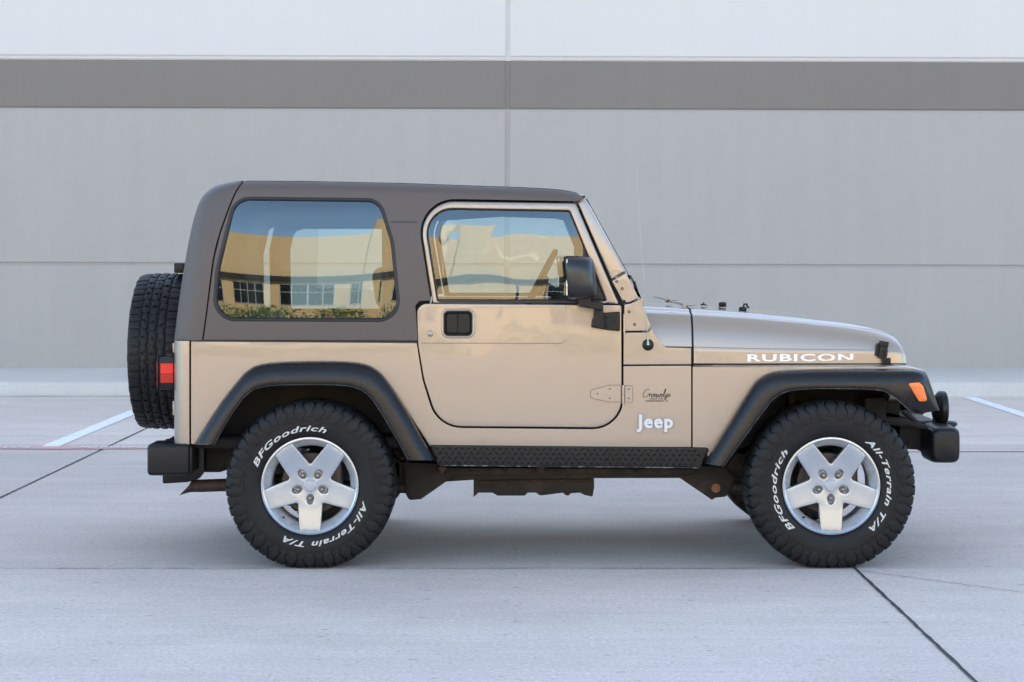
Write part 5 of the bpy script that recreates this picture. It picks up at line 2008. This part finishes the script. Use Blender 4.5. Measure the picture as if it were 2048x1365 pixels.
def make_wheel_protos():
    """meshes of one wheel, shared by every wheel"""
    g = {}
    g['tyre'] = make_tyre_mesh()
    mb = MB()
    o = -0.1195
    lathe(mb, [(0.2235, o + 0.030), (0.2245, o + 0.004), (0.222, o - 0.001), (0.2150, o - 0.002), (0.2095, o + 0.001)], 96, m=0)
    lathe(mb, [(0.2095, o + 0.001), (0.2080, o + 0.006), (0.2035, o + 0.016), (0.196, o + 0.030), (0.186, o + 0.046), (0.180, o + 0.058), (0.1785, o + 0.075), (0.183, o + 0.095), (0.187, o + 0.20), (0.20, o + 0.235)], 96, m=1)
    lathe(mb, [(0.2, o + 0.235), (0.2235, o + 0.24), (0.2235, o + 0.20), (0.195, o + 0.19), (0.195, o + 0.06), (0.2235, o + 0.03)], 64, m=1)
    # hub pad behind the spokes
    lathe(mb, [(0.0, o + 0.030), (0.075, o + 0.030), (0.092, o + 0.048), (0.090, o + 0.12), (0.0, o + 0.12)], 40, m=1)
    st = star(0.06, 0.2125, 0.0475, 0.010)
    loop = rp(st, 5)
    hs = []
    nut = []
    for k in range(5):
        c = R(-90 + 72 * k)
        p = (0.0575 * math.cos(c), 0.0575 * math.sin(c))
        nut.append(p)
        q = (0.063 * math.cos(c), 0.063 * math.sin(c))
        hs.append([(q[0] + 0.0225 * math.cos(t) * math.cos(c) - 0.0165 * math.sin(t) * math.sin(c), q[1] + 0.0225 * math.cos(t) * math.sin(c) + 0.0165 * math.sin(t) * math.cos(c)) for t in np.linspace(0, 2 * PI, 25)[:-1]])
    def face(x, z):
        r_ = math.hypot(x, z)
        return -o - 0.004 - 0.010 * max(0, min(1, (0.20 - r_) / 0.10)) - 0.004 * max(0, min(1, (0.09 - r_) / 0.05))
    panel(mb, loop, hs, face, -1, 0.035, 0.0045, 0.018, m=0)
    g['rim'] = mb
    mb = MB()
    for p in nut:
        q = MB()
        yb = o + 0.022
        lathe(q, [(0.0085, yb - 0.016), (0.0105, yb - 0.014), (0.0125, yb - 0.004), (0.0135, yb + 0.006)], 6)
        lathe(q, [(0.0, yb - 0.018), (0.006, yb - 0.0175), (0.0095, yb - 0.014), (0.0100, yb - 0.008)], 14)
        lathe(q, [(0.0155, yb - 0.004), (0.0150, yb - 0.006), (0.0128, yb - 0.006), (0.0128, yb + 0.004)], 16)
        mb.add([(a + p[0], b, c + p[1]) for a, b, c in q.v], q.f)
        mb.nut = None
    g['nutpos'] = nut
    q = MB()
    yb = o + 0.022
    lathe(q, [(0.0085, yb - 0.016), (0.0105, yb - 0.014), (0.0125, yb - 0.004), (0.0135, yb + 0.006)], 6)
    lathe(q, [(0.0, yb - 0.018), (0.006, yb - 0.0175), (0.0095, yb - 0.014), (0.0100, yb - 0.008)], 14)
    lathe(q, [(0.0158, yb - 0.003), (0.0150, yb - 0.006), (0.0128, yb - 0.006), (0.0128, yb + 0.004)], 16)
    g['nut'] = q
    mb = MB()
    lathe(mb, [(0.0, o + 0.0102), (0.024, o + 0.0105), (0.0268, o + 0.0125), (0.0278, o + 0.018)], 32)
    g['cap'] = mb
    mb = MB()
    lathe(mb, [(0.06, 0.0), (0.075, -0.012), (0.140, -0.012), (0.140, 0.012), (0.06, 0.012)], 40, close=True)
    lathe(mb, [(0.0, -0.035), (0.062, -0.035), (0.066, 0.0)], 24)
    rbox(mb, (0.10, 0.012, 0.02), (0.075, 0.07, 0.16), 0.012, 2)
    g['brake'] = mb
    mb = MB()
    c = R(230)
    for a in (0,):
        x, z = 0.193 * math.cos(c), 0.193 * math.sin(c)
        tube(mb, [(x, o + 0.040, z), (x * 0.975, o + 0.018, z * 0.975)], [0.0050, 0.0045], 10)
    g['valve'] = mb
    mb = MB()
    arc_text(mb, 'BFGoodrich', R(160), R(73), 0.2655, 0.0265)
    g['lettering'] = mb
    mb = MB()
    arc_text(mb, 'All-Terrain T/A', R(-15), R(-117), 0.2655, 0.0265)
    g['lettering2'] = mb
    return g


G = make_wheel_protos()


def build_wheel(x, y, rotz, letter_rot, rim_rot):
    o = empty('wheel', (x, y, ZW), car)
    o.rotation_euler = (0, 0, rotz)
    t = G['tyre'].build('tyre', M['rubber'], o, sharp=35)
    rim = G['rim'].build('rim', [M['alloy'], M['alloy_paint']], o, sharp=35, wn=True)
    caps = G['cap'].build('centre_cap', M['alloy'], o, sharp=15)
    nuts = []
    for p in G['nutpos']:
        if not nuts:
            nn = G['nut'].build('lug_nut', M['steel'], o)
        else:
            nn = nuts[0].copy()
            COL.objects.link(nn)
            nn.parent = o
        nn.location = (p[0], 0, p[1])
        nuts.append(nn)
    va = G['valve'].build('valve_stem', M['gap'], o)
    br = G['brake'].build('brake_disc', M['disc'], o, sharp=30)
    le = G['lettering'].build('lettering', M['white'], o, smooth=False)
    le.rotation_euler = (0, -letter_rot, 0)
    le = G['lettering2'].build('lettering', M['white'], o, smooth=False)
    le.rotation_euler = (0, -letter_rot, 0)
    return o


def copy_tree(o, parent=None):
    c = o.copy()
    COL.objects.link(c)
    if parent:
        c.parent = parent
    for k in list(o.children):
        copy_tree(k, c)
    return c


HWC = 0.7315
w_rear = build_wheel(XWR, -HWC, 0.0, 0.0, 0.0)
for x, s, lr, spin in ((XWF, -1, R(68.5), R(1.5)), (XWR, 1, R(20), R(10)), (XWF, 1, R(130), R(30))):
    c = copy_tree(w_rear, car)
    c.location = (x, s * HWC, ZW)
    c.rotation_euler = (0, 0, 0 if s < 0 else PI)
    for k in c.children:
        if k.name.startswith('lettering'):
            k.rotation_euler = (0, -lr, 0)
# spare on the tailgate, its tread turned to the camera
sp = empty('spare_wheel', (0, 0, 0), car)
sx = C(251, 700, 0.33)[0] + 0.139
z_s = (C(300, 547.5, 0.0)[1] + C(300, 857, 0.0)[1]) / 2
sp.location = (sx, 0.0, z_s)
sp.rotation_euler = (0, 0, -PI / 2)
ks = (C(300, 547.5, 0.0)[1] - C(300, 857, 0.0)[1]) / 2 / 0.3865
JIT[0] = 1.0
mb = make_tyre_mesh(False, False)
JIT[0] = 0.0
mb.v = [(x * ks, y, z * ks) for x, y, z in mb.v]
mb.build('tyre', M['rubber'], sp, sharp=35)
mb = MB()
mb.add(G['rim'].v, G['rim'].f)
mb.m = list(G['rim'].m)
mb.build('rim', [M['alloy'], M['alloy_paint']], sp, sharp=35)
G['cap'].build('centre_cap', M['alloy_paint'], sp)
mb = MB()
rbox(mb, (0, 0.10, 0), (0.22, 0.14, 0.22), 0.02, 2)
mb.build('spare_carrier', M['plastic'], sp)

# ---------------------------------------------------------------- cabin
mb = MB()
tb = []
for s in (-1, 1):
    y = s * 0.585
    ph = [C(782, 640, 0.585), C(779, 440, 0.585), C(800, 408, 0.585)]
    tube(mb, [(ph[0][0], y, 0.6), (ph[0][0], y, ph[0][1]), (ph[1][0], y * 0.98, ph[1][1]), (ph[1][0] + 0.01, y * 0.94, 1.60)], 0.038, 12)
    pr = [C(779, 430, 0.56), C(558, 430, 0.56), C(528, 438, 0.56), C(511, 460, 0.57), C(502, 500, 0.58), C(503, 640, 0.60), C(505, 700, 0.60)]
    tube(mb, [(p[0], s * 0.555, p[1]) for p in pr], 0.055, 14)
    pf = [C(779, 432, 0.55), C(1000, 418, 0.55), C(1120, 422, 0.55), C(1150, 432, 0.57), C(1245, 640, 0.64)]
    tube(mb, [(p[0], s * 0.60, p[1] + 0.012) for p in pf], 0.03, 12)
tube(mb, [(C(779, 436, .5)[0] + 0.01, -0.55, 1.60), (C(779, 436, .5)[0] + 0.01, 0.55, 1.60)], 0.038, 12)
mb.build('roll_bar', M['trim'], car)


def seat(y, name, pxs, zb, zs, wd, head=True, lean=8):
    mb = MB()
    x = C(pxs, 600, 0.35)[0]
    L = 0.50
    rbox(mb, (x + L / 2 - 0.02, y, zs), (L, wd, 0.16), 0.05, 4)
    Hh = zb - zs
    rbox(mb, (x - 0.06, y, zs + Hh / 2), (0.13, wd, Hh), 0.05, 4, rot=Matrix.Rotation(R(-lean), 3, 'Y'), taper=(0.8, 0.75))
    if head:
        rbox(mb, (x - 0.06 - 0.5 * Hh * math.sin(R(lean)) - 0.02, y, zb + 0.05), (0.10, wd * 0.62, 0.20), 0.045, 4, rot=Matrix.Rotation(R(-lean), 3, 'Y'))
    return mb.build(name, M['seat'], car, sharp=50)


seat(-0.36, 'front_seat', 818, 1.22, 0.78, 0.48)
seat(0.36, 'front_seat', 818, 1.22, 0.78, 0.48)
mb = MB()
x = C(560, 600, 0.0)[0]
rbox(mb, (x + 0.2, 0, 0.82), (0.45, 0.92, 0.16), 0.05, 3)
rbox(mb, (x - 0.06, 0, 0.98), (0.14, 0.92, 0.34), 0.05, 3, rot=Matrix.Rotation(R(-10), 3, 'Y'))
mb.build('rear_seat', M['seat'], car, sharp=50)
mb = MB()
x0, x1 = C(1150, 600, 0.0)[0], C(1285, 600, 0.0)[0]
rbox(mb, ((x0 + x1) / 2, 0, 1.02), (x1 - x0, 1.30, 0.20), 0.05, 3)
p = C(1118, 585, -0.36)
rbox(mb, (p[0] + 0.05, 0.36, p[1] - 0.02), (0.16, 0.30, 0.10), 0.04, 3)
mb.build('dashboard', M['trim'], car, sharp=50)
mb = MB()
cc = C(1077, 567, -0.36)
rot = Matrix.Rotation(R(28), 3, 'Y')
q = MB()
pth = [(0.0, 0.185 * math.cos(t), 0.185 * math.sin(t)) for t in np.linspace(0, 2 * PI, 37)]
tube(q, pth, 0.015, 8, cap=False)
for a in (R(200), R(340), R(270)):
    tube(q, [(0.01, 0, 0), (0, 0.18 * math.cos(a), 0.18 * math.sin(a))], 0.012, 8)
rbox(q, (0.015, 0, 0), (0.05, 0.13, 0.11), 0.02, 2)
tube(q, [(0.02, 0, 0), (0.30, 0, -0.02)], 0.03, 10)
mb.add([tuple(rot @ Vector(p) + Vector((cc[0], 0.36, cc[1]))) for p in q.v], q.f)
mb.build('steering_wheel', M['trim'], car)
